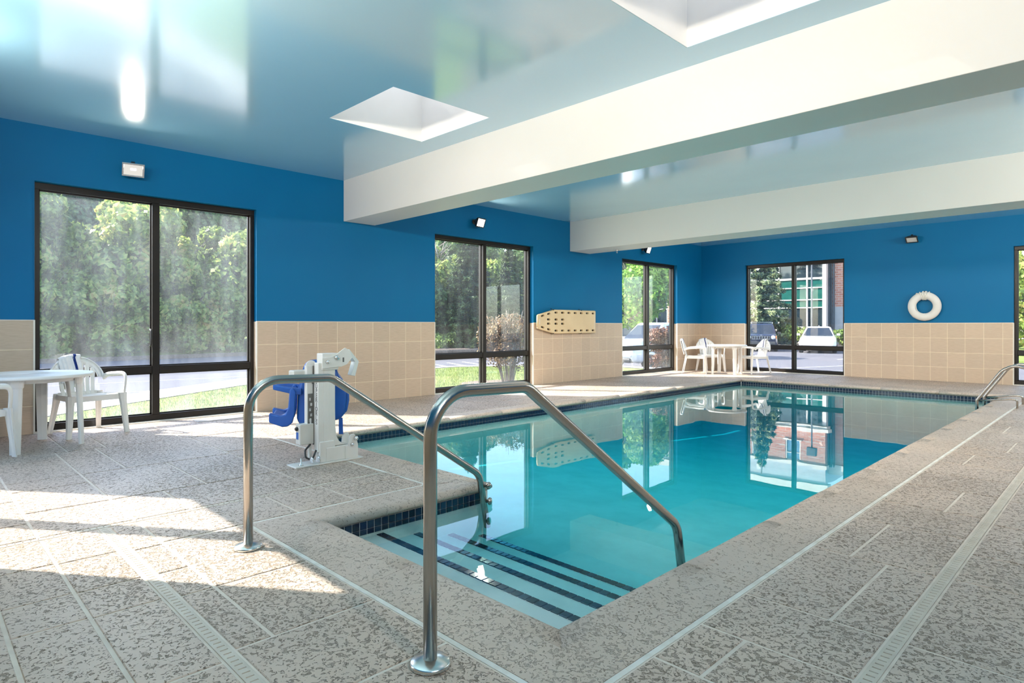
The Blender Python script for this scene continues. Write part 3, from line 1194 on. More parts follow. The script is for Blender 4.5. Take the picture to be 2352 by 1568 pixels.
# slotted deck drains
def drain(name, label, p, q, width, other):
    root = struct(name, label)
    p, q = Vector(p), Vector(q)
    d = (q - p).normalized()
    nn = Vector((-d.y, d.x, 0))
    L = (q - p).length
    b = B()
    b.obox((p + q) / 2 + Vector((0, 0, -.010)), d, nn, (0, 0, 1), L / 2, width / 2, .005)
    obj('channel', b, M['drain_dark'], root)
    b = B()
    pitch = .034
    n = int(L / pitch)
    for i in range(n):
        c = p + d * ((i + .5) * pitch) + Vector((0, 0, -.0035))
        b.obox(c, d, nn, (0, 0, 1), pitch / 2 - .0035, width * .30, .0025)
    for sgn in (-1, 1):
        b.obox((p + q) / 2 + nn * (sgn * width * .385) + Vector((0, 0, -.0035)), d, nn, (0, 0, 1), L / 2, width * .115 - .0005, .0027)
    obj('slotted_cover', b, M['drain'], root, kind='stuff')
    return root


drain('trim_3', 'slotted cream drain strip along the east deck', (-.6275, .86, 0), (-.6275, YN, 0), .05, 0)
drain('trim_4', 'slotted cream drain strip across the near deck', (-4.24, .8325, 0), (-.61, .8325, 0), .05, 0)
drain('trim_5', 'narrow slotted drain strip beside the pool lift', (-4.2675, YS, 0), (-4.2675, 2.765, 0), .04, 0)

# ------------------------------------------------------------------ hand rails at the stairs
def handrail(x, top, lab, bolts):
    y0, yt0, yt1, ye = 1.305, 1.455, 1.765, 3.005
    t = thing('handrail', lab, 'handrail', (x, y0, 0), group='hand rails at the pool stairs')
    P = [(0, 0, .004), (0, 0, top - .008), (0, yt1 - y0, top), (0, 2.925 - y0, .09), (0, ye - y0 + .015, -.28)]
    P = [(0, 0, .004), (0, 0, top), (0, yt1 - y0 + .02, top - .012), (0, 2.945 - y0, .115), (0, ye - y0 + .02, -.28)]
    b = B()
    b.tube(fillet(P, [0, .16, .10, .14, 0], 9), .0242, 20)
    obj('tube', b, M['steel'], t)
    b = B()
    b.lathe([(.0245, .001), (.069, .001), (.0715, .004), (.0715, .012), (.066, .018), (.040, .021), (.026, .026), (.0245, .026)], n=36)
    obj('flange', b, M['flange'], t, label='round plated floor flange')
    if bolts:
        for z in (.028, -.086):
            b = B()
            b.lathe([(.012, 0), (.012, .03), (.024, .036), (.027, .046), (.022, .058), (.008, .063)], (0, ye - y0 - .028 + (0 if z > 0 else .01), z), 14, (.75, .66, 0))
            obj('stud', b, M['steel'], t)
    return t


handrail(-3.315, .889, 'brushed steel hand rail on the far side of the stairs, by the pool lift', True)
handrail(-1.725, .948, 'brushed steel hand rail nearest the viewer, in the centre foreground', False)

# ------------------------------------------------------------------ pool ladder
t = thing('pool_ladder', 'steel grab rails of the pool ladder on the far right edge', 'ladder', (-1.2, 11.65, 0))
for y in (-.30, .32):
    b = B()
    P = [(-.455, y, -.45), (-.455, y, .075), (-.16, y, .535), (-.02, y, .615), (.16, y, .56), (.42, y, .12), (.42, y, -.01)]
    b.tube(fillet(P, [0, .07, .2, .16, .2, .1, 0], 6), .021, 14)
    obj('grab_rail', b, M['steel'], t)
    b = B()
    b.tube(fillet([(-.44, y, .075), (-.06, y, .125), (.012, y, .125), (.012, y, -.008)], [0, .1, .06, 0], 6), .0135, 12)
    obj('brace', b, M['steel'], t)
b = B()
for z in (-.2, -.36):
    b.box(-.50, -.41, -.30, .32, z - .015, z + .015)
obj('tread', b, M['resin'], t, bevel=.005)

# ------------------------------------------------------------------ pool lift
LX, LY = -4.93, 2.60
lift = thing('pool_lift', 'white pool lift with blue moulded seat at the pool edge', 'pool lift', (LX, LY, 0))
b = B()
b.box(-.10, .075, -.30, .33, .0, .014)
obj('base_plate', b, M['lift_white'], lift, bevel=.004)
b = B()
b.box(-.055, .055, -.02, .235, .014, .135)
b.box(-.03, .052, -.075, .06, .014, .19)
obj('base_beam', b, M['lift_white'], lift, bevel=.006)
b = B()
poly = [(.16, .014), (.285, .014), (.285, .12), (.265, .20), (.245, .225), (.215, .225), (.195, .20), (.185, .13), (.16, .12)]
b.prism(poly, lambda y, z, d: (d, y, z), .048, .062)
b.prism(poly, lambda y, z, d: (d, y, z), -.062, -.048)
obj('pivot_lug', b, M['lift_white'], lift, bevel=.002, seg=1)
# mast: a box section with a raised front rib and curved foot gusset
b = B()
b.box(-.04, .038, -.085, .075, .10, .865)
obj('mast', b, M['lift_white'], lift, bevel=.007)
b = B()
poly = [(.072, .62), (.072, .14), (.20, .14), (.15, .15), (.115, .175), (.09, .22), (.08, .30)]
b.prism(poly, lambda y, z, d: (d, y, z), -.034, .032)
b.box(.03, .0415, -.035, .02, .16, .83)
obj('gusset', b, M['lift_white'], lift, bevel=.003)
b = B()
b.box(-.052, .052, -.055, .10, .80, .945)
obj('head_clamp', b, M['lift_white'], lift, bevel=.008)
b = B()
poly = [(-.06, .815), (-.06, .905), (.03, .915), (.07, .93), (.10, .955), (.155, .99), (.20, .965), (.225, .90), (.175, .845), (.12, .825)]
b.prism(poly, lambda y, z, d: (d, y, z), .054, .064)
obj('arm_plate', b, M['lift_white'], lift, bevel=.003)
b = B()
poly = [(.185, .955), (.205, .975), (.30, .865), (.262, .735), (.225, .745), (.262, .862)]
b.prism(poly, lambda y, z, d: (d, y, z), -.02, .05)
obj('hook_plate', b, M['clear_plate'], lift, bevel=.003)
for (y, z, r) in ((-.012, .872, .016), (.075, .905, .022), (.225, .135, .014), (.262, .185, .02)):
    b = B()
    b.lathe([(r, 0), (r, .012), (r * .8, .016), (r * .5, .024), (.001, .024)], (.062, y, z), 14, (1, 0, 0))
    obj('bolt', b, M['chrome'], lift)
b = B()
b.box(.0642, .0648, .13, .145, .865, .905)
obj('label', b, M['ink'], lift)
# actuator and side channel on the south side of the mast
b = B()
b.box(-.095, -.045, -.145, -.075, .30, .84)
b.lathe([(.016, 0), (.016, .34)], (-.055, -.115, .05), 12)
b.lathe([(.05, -.006), (.05, .006)], (-.06, -.10, .835), 20, (1, 0, 0))
obj('actuator', b, M['lift_white'], lift, bevel=.004)
b = B()
b.box(-.046, -.041, -.137, -.095, .34, .60)
b.box(-.042, -.036, -.095, -.084, .16, .84)
obj('channel', b, M['ink'], lift)
b = B()
for k in range(5):
    b.box(-.0415, -.040, -.13 + .012 * (k % 2), -.112 + .012 * (k % 2), .36 + .045 * k, .385 + .045 * k)
obj('slot_marks', b, M['chrome'], lift, kind='stuff')
b = B()
b.box(-.115, -.03, -.215, -.09, .17, .345)
obj('control_box', b, M['lift_grey'], lift, bevel=.008)
b = B()
b.lathe([(.017, 0), (.017, .012), (.012, .02), (.001, .02)], (-.078, -.215, .305), 16, (0, -1, 0))
obj('knob', b, M['black'], lift)
b = B()
b.box(-.098, -.058, -.2165, -.2155, .215, .275)
obj('blue_label', b, M['label_blue'], lift)
b = B()
b.box(-.19, -.085, -.245, -.085, .69, .80)
obj('battery_box', b, M['lift_grey'], lift, bevel=.012)
b = B()
b.tube(fillet([(-.03, -.12, .17), (-.05, -.16, .12), (-.02, -.17, .06), (0, -.12, .04), (.01, -.09, .12)], .03, 5), .008, 8)
obj('cable', b, M['black'], lift)
b = B()
b.tube(fillet([(-.03, -.10, .69), (-.01, -.13, .74), (-.01, -.10, .76)], .02, 4), .007, 8)
obj('cable', b, M['black'], lift)
for y in (-.16, -.10):
    b = B()
    b.lathe([(.026, -.006), (.03, 0), (.026, .006)], (.035, y + .02, .045), 16, (0, 1, .2))
    obj('washer', b, M['chrome'], lift)
b = B()
b.lathe([(.022, 0), (.014, .01), (.006, .02), (.004, .06)], (.03, -.235, .014), 12)
obj('anchor', b, M['chrome'], lift)
# lettering down the mast, each letter upright
for k, ch in enumerate('SUPERIORLS'):
    cu = bpy.data.curves.new('lettering', 'FONT')
    cu.body = ch
    cu.size = .05
    cu.align_x = 'CENTER'
    cu.extrude = .0006
    cu.offset = .0012
    tmp = bpy.data.objects.new('lettering', cu)
    COL.objects.link(tmp)
    bpy.context.view_layer.update()
    me = bpy.data.meshes.new_from_object(tmp.evaluated_get(bpy.context.evaluated_depsgraph_get()))
    bpy.data.objects.remove(tmp)
    me.materials.clear()
    me.materials.append(M['ink'])
    o = bpy.data.objects.new('lettering', me)
    COL.objects.link(o)
    o.parent = lift
    o.location = (.006, -.0856, .685 - k * .0385)
    o.rotation_euler = (PI / 2, 0, 0)
# seat: local axes l (to the right of the view) and f (away from it)
CL, CF = Vector((.703, .711, 0)), Vector((-.711, .703, 0))


def lf(l, f, z):
    p = CL * (l - .30 * f) + CF * f
    return (p.x, p.y, z)


b = B()
poly = [(-.255, .36), (-.235, .30), (-.10, .285), (.05, .335), (.13, .345), (.175, .40), (.19, .50), (.188, .60), (.165, .68), (.12, .74), (.085, .85), (.02, .87), (-.14, .86), (-.195, .83), (-.245, .60)]
b.prism(poly, lambda l, z, d: lf(l, d, z), .14, .52)
obj('seat_shell', b, M['lift_blue'], lift, bevel=.03, seg=3)
b = B()
b.prism([(.14, .37), (.195, .42), (.215, .52), (.212, .60), (.19, .66), (.175, .60), (.175, .45)], lambda l, z, d: lf(l, d, z), .16, .50)
obj('seat_back', b, M['lift_blue'], lift, bevel=.012, seg=2)
for f in (.11, .47):
    b = B()
    poly = [(-.50, .325), (-.50, .405), (-.40, .385), (-.355, .40), (-.33, .45), (-.315, .62), (-.285, .635), (-.262, .60), (-.27, .40), (-.29, .325), (-.33, .29), (-.38, .285)]
    b.prism(poly, lambda l, z, d: lf(l, d, z), f, f + .09)
    obj('seat_side', b, M['lift_blue'], lift, bevel=.012, seg=2)
b = B()
b.prism([(-.47, .335), (-.47, .395), (-.36, .37), (-.30, .34), (-.30, .30), (-.36, .295)], lambda l, z, d: lf(l, d, z), .18, .50)
obj('seat_pan', b, M['lift_blue'], lift, bevel=.012)
for f in (.12, .48):
    b = B()
    b.prism([(-.465, .615), (-.465, .66), (-.33, .635), (-.21, .625), (-.21, .57), (-.29, .57), (-.33, .585)], lambda l, z, d: lf(l, d, z), f, f + .07)
    obj('armrest', b, M['lift_blue'], lift, bevel=.008)
b = B()
b.prism([(.12, .215), (.16, .215), (.155, .36), (.12, .36)], lambda l, z, d: lf(l, d, z), .16, .19)
obj('belt', b, M['lift_blue'], lift, bevel=.003, seg=1)

# ------------------------------------------------------------------ white resin chair
def make_chair(name, lab):
    """low-back armchair: front towards -Y, seat centre at the origin"""
    t = thing(name, lab, 'chair')
    RM = M['resin']
    # seat: a dished slab with a rolled front lip
    b = B()
    nx, ny = 8, 8
    for th in (0, 1):
        for j in range(ny + 1):
            y = -.24 + .46 * j / ny
            for i in range(nx + 1):
                w = .235 - .035 * j / ny
                x = w * (2 * i / nx - 1)
                z = .425 - .020 * math.cos(x / w * PI / 2) * math.sin(PI * j / ny) - .025 * j / ny - (.018 if j == 0 else 0) - th * .012
                b.v.append((x, y, z))
    n1 = (nx + 1) * (ny + 1)
    for j in range(ny):
        for i in range(nx):
            a = j * (nx + 1) + i
            b.f.append((a, a + 1, a + nx + 2, a + nx + 1)); b.sm.append(True); b.mi.append(0)
            b.f.append((n1 + a + nx + 1, n1 + a + nx + 2, n1 + a + 1, n1 + a)); b.sm.append(True); b.mi.append(0)
    for i in range(nx):
        for a, c in ((i, i + 1), (ny * (nx + 1) + i + 1, ny * (nx + 1) + i)):
            b.f.append((a, n1 + a, n1 + c, c)); b.sm.append(False); b.mi.append(0)
    for j in range(ny):
        for a, c in (((j + 1) * (nx + 1), j * (nx + 1)), (j * (nx + 1) + nx, (j + 1) * (nx + 1) + nx)):
            b.f.append((a, n1 + a, n1 + c, c)); b.sm.append(False); b.mi.append(0)
    # apron under the seat
    for (x0, y0, x1, y1) in ((-.225, -.235, .225, -.235), (-.225, -.235, -.195, .20), (.225, -.235, .195, .20)):
        d = Vector((x1 - x0, y1 - y0, 0))
        L = d.length
        d.normalize()
        b.obox(((x0 + x1) / 2, (y0 + y1) / 2, .385), d, (-d.y, d.x, 0), (0, 0, 1), L / 2, .008, .028)
    obj('seat', b, RM, t)

    # back: fan of slats inside a round rim
    def backpt(x, z):
        lean = .19 + (z - .40) * .26
        curve = -.22 * x * x
        return Vector((x, lean + curve + .0, z))
    b = B()
    top = lambda x: .565 + .235 * math.sqrt(max(0, 1 - (x / .262) ** 2))
    N = 7
    for k in range(N):
        xb0 = -.165 + .33 * k / N + .005
        xb1 = -.165 + .33 * (k + 1) / N - .005
        xt0 = -.215 + .43 * k / N + .007
        xt1 = -.215 + .43 * (k + 1) / N - .007
        m = 8
        vs = []
        for j in range(m + 1):
            f = j / m
            z = .395 + (.74 - .395) * f
            g = f ** 1.6
            for x in (xb0 + (xt0 - xb0) * g, xb1 + (xt1 - xb1) * g):
                zz = min(z, top(x) - .015)
                p = backpt(x, zz)
                vs += [p, p + Vector((0, .007, 0))]
        o = len(b.v)
        b.v += [tuple(p) for p in vs]
        for j in range(m):
            q = o + j * 4
            for fc in ((q, q + 2, q + 6, q + 4), (q + 1, q + 5, q + 7, q + 3), (q, q + 4, q + 5, q + 1), (q + 2, q + 3, q + 7, q + 6)):
                b.f.append(fc); b.sm.append(False); b.mi.append(0)
    # solid band that closes the slats under the rim
    m = 28
    ring = []
    for j in range(m + 1):
        a = PI * j / m
        xo, zo = .262 * math.cos(a), .565 + .235 * math.sin(a)
        xi, zi = .205 * math.cos(a), .575 + .150 * math.sin(a)
        for x, z in ((xo, zo), (xi, zi)):
            p = backpt(x, z)
            ring += [p, p + Vector((0, .009, 0))]
    o = len(b.v)
    b.v += [tuple(p) for p in ring]
    for j in range(m):
        q = o + j * 4
        for fc in ((q, q + 4, q + 6, q + 2), (q + 1, q + 3, q + 7, q + 5), (q, q + 1, q + 5, q + 4), (q + 2, q + 6, q + 7, q + 3)):
            b.f.append(fc); b.sm.append(True); b.mi.append(0)
    b.box(-.185, .185, .195, .206, .385, .43)
    obj('backrest', b, RM, t)
    for s in (-1, 1):
        # rim that sweeps from the crown of the back down into the arm and the front leg
        b = B()
        pts = []
        for j in range(9):
            a = PI / 2 - (PI / 2 + .25) * j / 8
            pts.append(backpt(.262 * math.cos(a), .565 + .235 * math.sin(a)))
        pts = [Vector((p.x * s, p.y, p.z)) for p in pts]
        pts += [Vector((s * .272, .10, .515 + .09)), Vector((s * .280, -.02, .615)), Vector((s * .284, -.14, .622)), Vector((s * .282, -.215, .612)), Vector((s * .275, -.245, .57)), Vector((s * .268, -.25, .50)), Vector((s * .258, -.25, .42))]
        pts[8] = Vector((s * .268, .19, .585))
        P2 = []
        for i in range(len(pts) - 1):      # smooth the path
            p0, p1, p2, p3 = pts[max(0, i - 1)], pts[i], pts[i + 1], pts[min(len(pts) - 1, i + 2)]
            for q in range(3):
                u = q / 3
                P2.append(.5 * ((2 * p1) + (p2 - p0) * u + (2 * p0 - 5 * p1 + 4 * p2 - p3) * u * u + (3 * p1 - p0 - 3 * p2 + p3) * u ** 3))
        P2.append(pts[-1])
        n = len(P2)
        rad = [.010 + .016 * min(1, max(0, (i / n - .25) * 4)) - .006 * max(0, i / n - .8) * 5 for i in range(n)]
        b.tube(P2, rad, 10, sx=.55)
        obj('armrest', b, RM, t)
        # legs: shallow channel section, splayed
        for (xt, yt, xb, yb, ww) in ((.245, -.238, .275, -.275, .040), (.195, .185, .235, .275, .036)):
            b = B()
            sec = []
            for (f, w) in ((0, 1.25), (.25, 1.0), (1, .72)):
                x, y, z = s * (xt + (xb - xt) * f), yt + (yb - yt) * f, .425 * (1 - f)
                w *= ww
                sy = -1 if yt < 0 else 1
                c = [(-1, -.1), (-.72, .75), (0, 1.0), (.72, .75), (1, -.1), (.6, -.1), (0, .15), (-.6, -.1)]
                sec.append([(x + w * p * .95, y + sy * w * q * .62, z) for p, q in c])
            o = len(b.v)
            for r_ in sec:
                b.v += r_
            k = 8
            for r_ in range(2):
                for i in range(k):
                    b.f.append((o + r_ * k + i, o + r_ * k + (i + 1) % k, o + (r_ + 1) * k + (i + 1) % k, o + (r_ + 1) * k + i)); b.sm.append(False); b.mi.append(0)
            b.f.append(tuple(o + i for i in range(k))); b.sm.append(False); b.mi.append(0)
            b.f.append(tuple(o + 2 * k + i for i in range(k))); b.sm.append(False); b.mi.append(0)
            obj('leg', b, RM, t)
    return t


def make_towel(name, lab, w=.25, front=.26, back=.34, x0=-.03, stripe=.06):
    """towel hung over the crown of the chair back, same local frame as the chair"""
    t = thing(name, lab, 'towel')
    prof = []
    zt = .815
    for z in np.linspace(zt - front, zt - .02, 9):
        prof.append((-.014, z))
    prof += [(-.012, zt), (.0, zt + .012), (.016, zt + .010), (.026, zt)]
    for z in np.linspace(zt - .03, zt - back, 10):
        prof.append((.030, z))

    def pt(x, k, lift=0.0):
        d, z = prof[k]
        lean = .19 + (z - .40) * .26 - .22 * x * x
        drop = .235 * (1 - math.sqrt(max(0, 1 - (x / .27) ** 2)))
        fold = .007 * math.sin(x * 75 + k * .12) + .004 * math.sin(x * 140 + 1)
        s = 1 if k > 10 else -1
        y = lean + d + s * (abs(fold) + .002 + lift)
        zz = z - drop * (1.0 if 7 < k < 13 else .8)
        return (x + .010 * math.sin(k * .5) * (1 if k < 9 else -.5), y, zz + (lift if 8 < k < 13 else 0))

    def strip(a0, a1, n, lift):
        b = B()
        K = len(prof)
        for i in range(n + 1):
            x = a0 + (a1 - a0) * i / n
            for k in range(K):
                b.v.append(pt(x, k, lift))
        for i in range(n):
            for k in range(K - 1):
                b.f.append((i * K + k, i * K + k + 1, (i + 1) * K + k + 1, (i + 1) * K + k)); b.sm.append(True); b.mi.append(0)
        return b
    o = obj('cloth', strip(x0 - w / 2, x0 + w / 2, 30, 0), M['towel'], t, recalc=False)
    m = o.modifiers.new('thick', 'SOLIDIFY')
    m.thickness = .006
    m.offset = 0
    o = obj('stripe', strip(x0 + stripe - .012, x0 + stripe + .012, 4, .0035), M['stripe'], t, label='navy woven stripe', recalc=False)
    m = o.modifiers.new('thick', 'SOLIDIFY')
    m.thickness = .002
    m.offset = 0
    return t


def make_table(name, lab, r):
    t = thing(name, lab, 'table')
    b = B()
    H = .715
    b.lathe([(.001, H - .028), (r - .03, H - .028), (r - .006, H - .034), (r, H - .028), (r, H - .008), (r - .006, H), (r - .02, H + .002), (r - .03, H - .001), (.03, H - .001), (.024, H - .006), (.001, H - .006)], n=64)
    obj('tabletop', b, M['resin'], t)
    b = B()
    b.lathe([(r * .72, H - .075), (r * .74, H - .027)], n=48)
    b.lathe([(r * .72 - .008, H - .075), (r * .74 - .008, H - .027)], n=48)
    obj('apron', b, M['resin'], t)
    lr = r * .76
    for k in range(4):
        a = PI / 4 + k * PI / 2
        c = Vector((math.cos(a), math.sin(a), 0))
        n = Vector((-c.y, c.x, 0))
        b = B()
        k_ = 10
        prof = [(.052, -.5), (.058, 0), (.052, .5), (.030, .92), (0, 1.0), (-.030, .92), (-.052, .5), (-.058, 0), (-.052, -.5), (0, -.62)]
        for (z, sc, shift) in ((H - .028, 1.12, 0), (H - .10, 1.05, .003), (H - .115, .9, .004), (0, .74, .026)):
            b.v += [tuple(c * (lr + shift + q * .034 * sc) + n * (p * sc) + Vector((0, 0, z))) for p, q in prof]
        for r_ in range(3):
            for i in range(k_):
                b.f.append((r_ * k_ + i, r_ * k_ + (i + 1) % k_, (r_ + 1) * k_ + (i + 1) % k_, (r_ + 1) * k_ + i)); b.sm.append(False); b.mi.append(0)
        b.f.append(tuple(range(k_))); b.sm.append(False); b.mi.append(0)
        b.f.append(tuple(3 * k_ + i for i in range(k_))); b.sm.append(False); b.mi.append(0)
        obj('leg', b, M['resin'], t)
    return t


def facing(dx, dy):
    """rotation that turns the local front (-Y) towards (dx, dy)"""
    return math.atan2(dx, -dy)


CH = 'white resin armchairs by the pool'
TB = 'white resin tables by the pool'
TL = 'white towels with a navy stripe'
tab1 = make_table('resin_table', 'round white resin table by the near window, cut off on the left', .52)
tab1.location = (-7.60, .88, 0)
tab1.rotation_euler = (0, 0, R(24))
tab1['group'] = TB
tab2 = make_table('resin_table', 'round white resin table in the far corner between three chairs', .47)
tab2.location = (-7.08, 14.45, 0)
tab2.rotation_euler = (0, 0, R(10))
tab2['group'] = TB
ch = make_chair('resin_chair', 'white resin chair in front of the near window, facing the pool')
ch.location = (-8.13, 1.44, 0)
ch.rotation_euler = (0, 0, facing(.97, .22))
ch['group'] = CH
ch.scale = (1.03, 1.03, 1.04)
tw = make_towel('towel', 'striped white towel over the chair at the near window', w=.21, x0=-.05, stripe=.045)
tw.location, tw.rotation_euler = ch.location.copy(), ch.rotation_euler.copy()
tw['group'] = TL
tw.scale = (1.03, 1.03, 1.04)
dup(ch, (-7.22, .33, 0), facing(-.45, .85), 'white resin chair at the left picture edge, only its legs showing', CH)
far = [((-7.77, 14.13, 0), facing(.90, .42), 'white resin chair left of the far table, back to the viewer', 'striped white towel over the left of the far chairs'),
       ((-7.83, 15.02, 0), facing(.80, -.60), 'white resin chair in the corner behind the far table', 'striped white towel over the chair in the corner'),
       ((-6.66, 15.08, 0), facing(-.52, -.85), 'white resin chair right of the far table, against the end window', 'striped white towel over the right of the far chairs')]
for loc, rz, lab, lab2 in far:
    dup(ch, loc, rz, lab, CH)
    dup(tw, loc, rz, lab2, TL)

# ------------------------------------------------------------------ life ring on the end wall
ring = thing('life_ring', 'white life ring with coiled rope on the blue end wall', 'life ring', (-3.20, YN - .075, 1.605))
b = B()
n, k = 56, 16
for i in range(n):
    a = 2 * PI * i / n
    for j in range(k):
        c = 2 * PI * j / k
        rr = .232 + .080 * math.cos(c)
        b.v.append((rr * math.cos(a), .058 * math.sin(c), rr * math.sin(a)))
for i in range(n):
    for j in range(k):
        b.f.append((i * k + j, ((i + 1) % n) * k + j, ((i + 1) % n) * k + (j + 1) % k, i * k + (j + 1) % k)); b.sm.append(True); b.mi.append(0)
obj('float_ring', b, M['buoy'], ring)
for a0, wd in ((-1.55, .14), (-2.30, .16)):
    b = B()
    for i in range(5):
        a = a0 + wd * (i / 4 - .5)
        for j in range(k):
            c = 2 * PI * j / k
            rr = .232 + .0825 * math.cos(c)
            b.v.append((rr * math.cos(a), .0605 * math.sin(c), rr * math.sin(a)))
    for i in range(4):
        for j in range(k):
            b.f.append((i * k + j, (i + 1) * k + j, (i + 1) * k + (j + 1) % k, i * k + (j + 1) % k)); b.sm.append(True); b.mi.append(0)
    obj('band', b, M['buoy'], ring)
for q in range(6):
    b = B()
    a = PI / 2 + .20 - q * .085
    tilt = (-1) ** q * .07
    pts = []
    for j in range(20):
        c = 2 * PI * j / 20
        aa = a + tilt * math.cos(c)
        rr = .232 + .090 * math.cos(c)
        pts.append((rr * math.cos(aa), .067 * math.sin(c), rr * math.sin(aa)))
    b.tube(pts, .0105, 6, close=True)
    obj('rope_turn', b, M['rope'], ring)
b = B()
b.tube(fillet([(-.06, -.062, .25), (-.14, -.03, .29), (-.16, -.01, .26), (-.125, -.02, .235)], .02, 5), .0065, 6)
obj('rope_loop', b, M['rope'], ring)
b = B()
b.tube([(-.148, -.03, .03), (-.146, -.035, -.02), (-.135, -.04, -.06), (-.118, -.045, -.095)], .006, 6)
obj('rope_end', b, M['rope'], ring)
b = B()
b.box(-.012, .012, .0, .075, .285, .30)
b.box(-.012, .012, -.012, .0, .285, .33)
obj('hook', b, M['black'], ring)

# ------------------------------------------------------------------ rescue board on the window wall
board = thing('rescue_board', 'tan slotted rescue backboard hung flat on the wall', 'backboard', (XW + .014, 9.9, 1.27))


def slot(cy, cz, ang=0.0, hl=.050, hh=.020):
    pts = []
    for j in range(10):
        a = 2 * PI * j / 10
        sx = 1 if math.cos(a) > 0 else -1
        x = (hl - hh) * sx + hh * math.cos(a)
        z = hh * math.sin(a)
        pts.append((cy + x * math.cos(ang) - z * math.sin(ang), cz + x * math.sin(ang) + z * math.cos(ang)))
    return pts


outline = [(-.905, .115), (-.88, .125), (-.44, .228), (.945, .232), (.95, .226), (.95, -.226), (.945, -.232), (-.44, -.228), (-.88, -.128), (-.905, -.118)]
holes = []
for k in range(7):
    holes += [slot(-.36 + .205 * k, .185), slot(-.36 + .205 * k, -.185)]
for s in (1, -1):
    holes += [slot(-.77, s * .115, s * .23), slot(-.585, s * .158, s * .23)]
for y in (-.59, -.36, -.155):
    holes += [slot(y, .043, hh=.022), slot(y, -.043, hh=.022)]
b = B()
b.prism(outline, lambda y, z, d: (d, y, z), .045, .085, holes)
obj('board', b, M['tan'], board)
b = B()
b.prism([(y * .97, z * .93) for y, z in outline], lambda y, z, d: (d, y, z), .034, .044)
obj('slot_shade', b, M['black'], board, label='added dark sheet that stands for the shade inside the slots')  # black sheet behind the board gives the slots their shade as colour
b = B()
for (p, q) in zip(outline, outline[1:] + outline[:1]):
    b.tube([(.066, *p), (.066, *q)], .018, 8)
obj('rim', b, M['tan'], board)
b = B()
b.prism([(-.868, -.05), (-.853, -.05), (-.853, .05), (-.868, .05)], lambda y, z, d: (d, y, z), .084, .088)
b.prism([(.905, -.20), (.915, -.20), (.915, .20), (.905, .20)], lambda y, z, d: (d, y, z), .084, .087)
obj('grip_inlay', b, M['buoy'], board, kind='stuff')
for y in (-.44, .46):
    for pts in ([(.004, y, .27), (.05, y, .25), (.095, y, .235), (.095, y, .255)], [(.004, y, -.25), (.05, y, -.252), (.095, y, -.24)]):
        b = B()
        b.tube(fillet(pts, .01, 3), .006, 8)
        obj('hook', b, M['black'], board)

# ------------------------------------------------------------------ floodlights
def floodlight(name, lab, loc, rz, lit, pitch=35, yaw=0, power=0, frame='chrome', lens='lamp_on'):
    """wall plate at the origin on a wall whose room side is +X"""
    t = thing(name, lab, 'floodlight', loc, rz, 'wall floodlights')
    b = B()
    b.lathe([(.045, 0), (.045, .012), (.036, .022), (.016, .028), (.016, .05)], (0, 0, 0), 20, (1, 0, 0))
    obj('wall_plate', b, M['black'], t)
    rot = Matrix.Rotation(R(yaw), 4, 'Z') @ Matrix.Rotation(R(pitch), 4, 'Y')
    off_ = Vector((.10, 0, -.01))
    tr = lambda p: tuple(off_ + rot @ Vector(p))

    def fin(bq, nm, mt, **k):
        bq.v = [tr(p) for p in bq.v]
        return obj(nm, bq, mt, t, **k)
    b = B()
    b.tube(fillet([(.045, 0, 0), (.085, 0, 0), (.085, -.075, .0), (.115, -.10, .0)], .015, 4), .008, 8)
    b.tube(fillet([(.085, 0, 0), (.085, .075, .0), (.115, .10, .0)], .015, 4), .008, 8)
    obj('yoke', b, M['black'], t)
    # body: a tapered trough behind the square lens frame
    b = B()
    vs = []
    for (x, hy, hz) in ((-.02, .055, .035), (.05, .105, .075), (.075, .105, .075)):
        vs += [(x, -hy, -hz), (x, hy, -hz), (x, hy, hz), (x, -hy, hz)]
    b.add(vs, [(0, 1, 2, 3), (0, 4, 5, 1), (1, 5, 6, 2), (2, 6, 7, 3), (3, 7, 4, 0), (4, 8, 9, 5), (5, 9, 10, 6), (6, 10, 11, 7), (7, 11, 8, 4), (8, 11, 10, 9)])
    fin(b, 'housing', M['black'], bevel=.006)
    b = B()
    for k in range(4):
        b.box(-.028, -.018, -.05 + k * .03, -.042 + k * .03, -.03, .03)
    b.box(-.03, .0, -.02, .02, .03, .055)
    fin(b, 'cooling_fins', M['black'], kind='stuff')
    b = B()
    for q in ((-.115, .115, .065, .085), (-.115, .115, -.085, -.065), (-.115, -.095, -.065, .065), (.095, .115, -.065, .065)):
        b.box(.068, .088, *q)
    fin(b, 'lens_frame', M[frame], bevel=.003, seg=1)
    b = B()
    b.box(.0755, .079, -.095, .095, -.065, .065)
    fin(b, 'lens', M[lens] if lit else M['lamp_dim'])
    if lit:
        b = B()
        b.lathe([(.001, -.03), (.012, -.028), (.012, .028), (.001, .03)], (.082, 0, .01), 12, (0, 1, 0))
        fin(b, 'bulb', M['bulb'])
    if power:
        L = bpy.data.lights.new('floodlight_lamp', 'AREA')
        L.shape = 'RECTANGLE'
        L.size, L.size_y = .19, .13
        L.energy = power
        L.color = (1, .89, .75)
        L.spread = R(165)
        o = bpy.data.objects.new('floodlight_lamp', L)
        COL.objects.link(o)
        o.parent = t
        o.location = tr((.095, 0, 0))
        d = (rot @ Vector((1, 0, 0)))
        o.rotation_euler = d.to_track_quat('-Z', 'Z').to_euler()
    return t


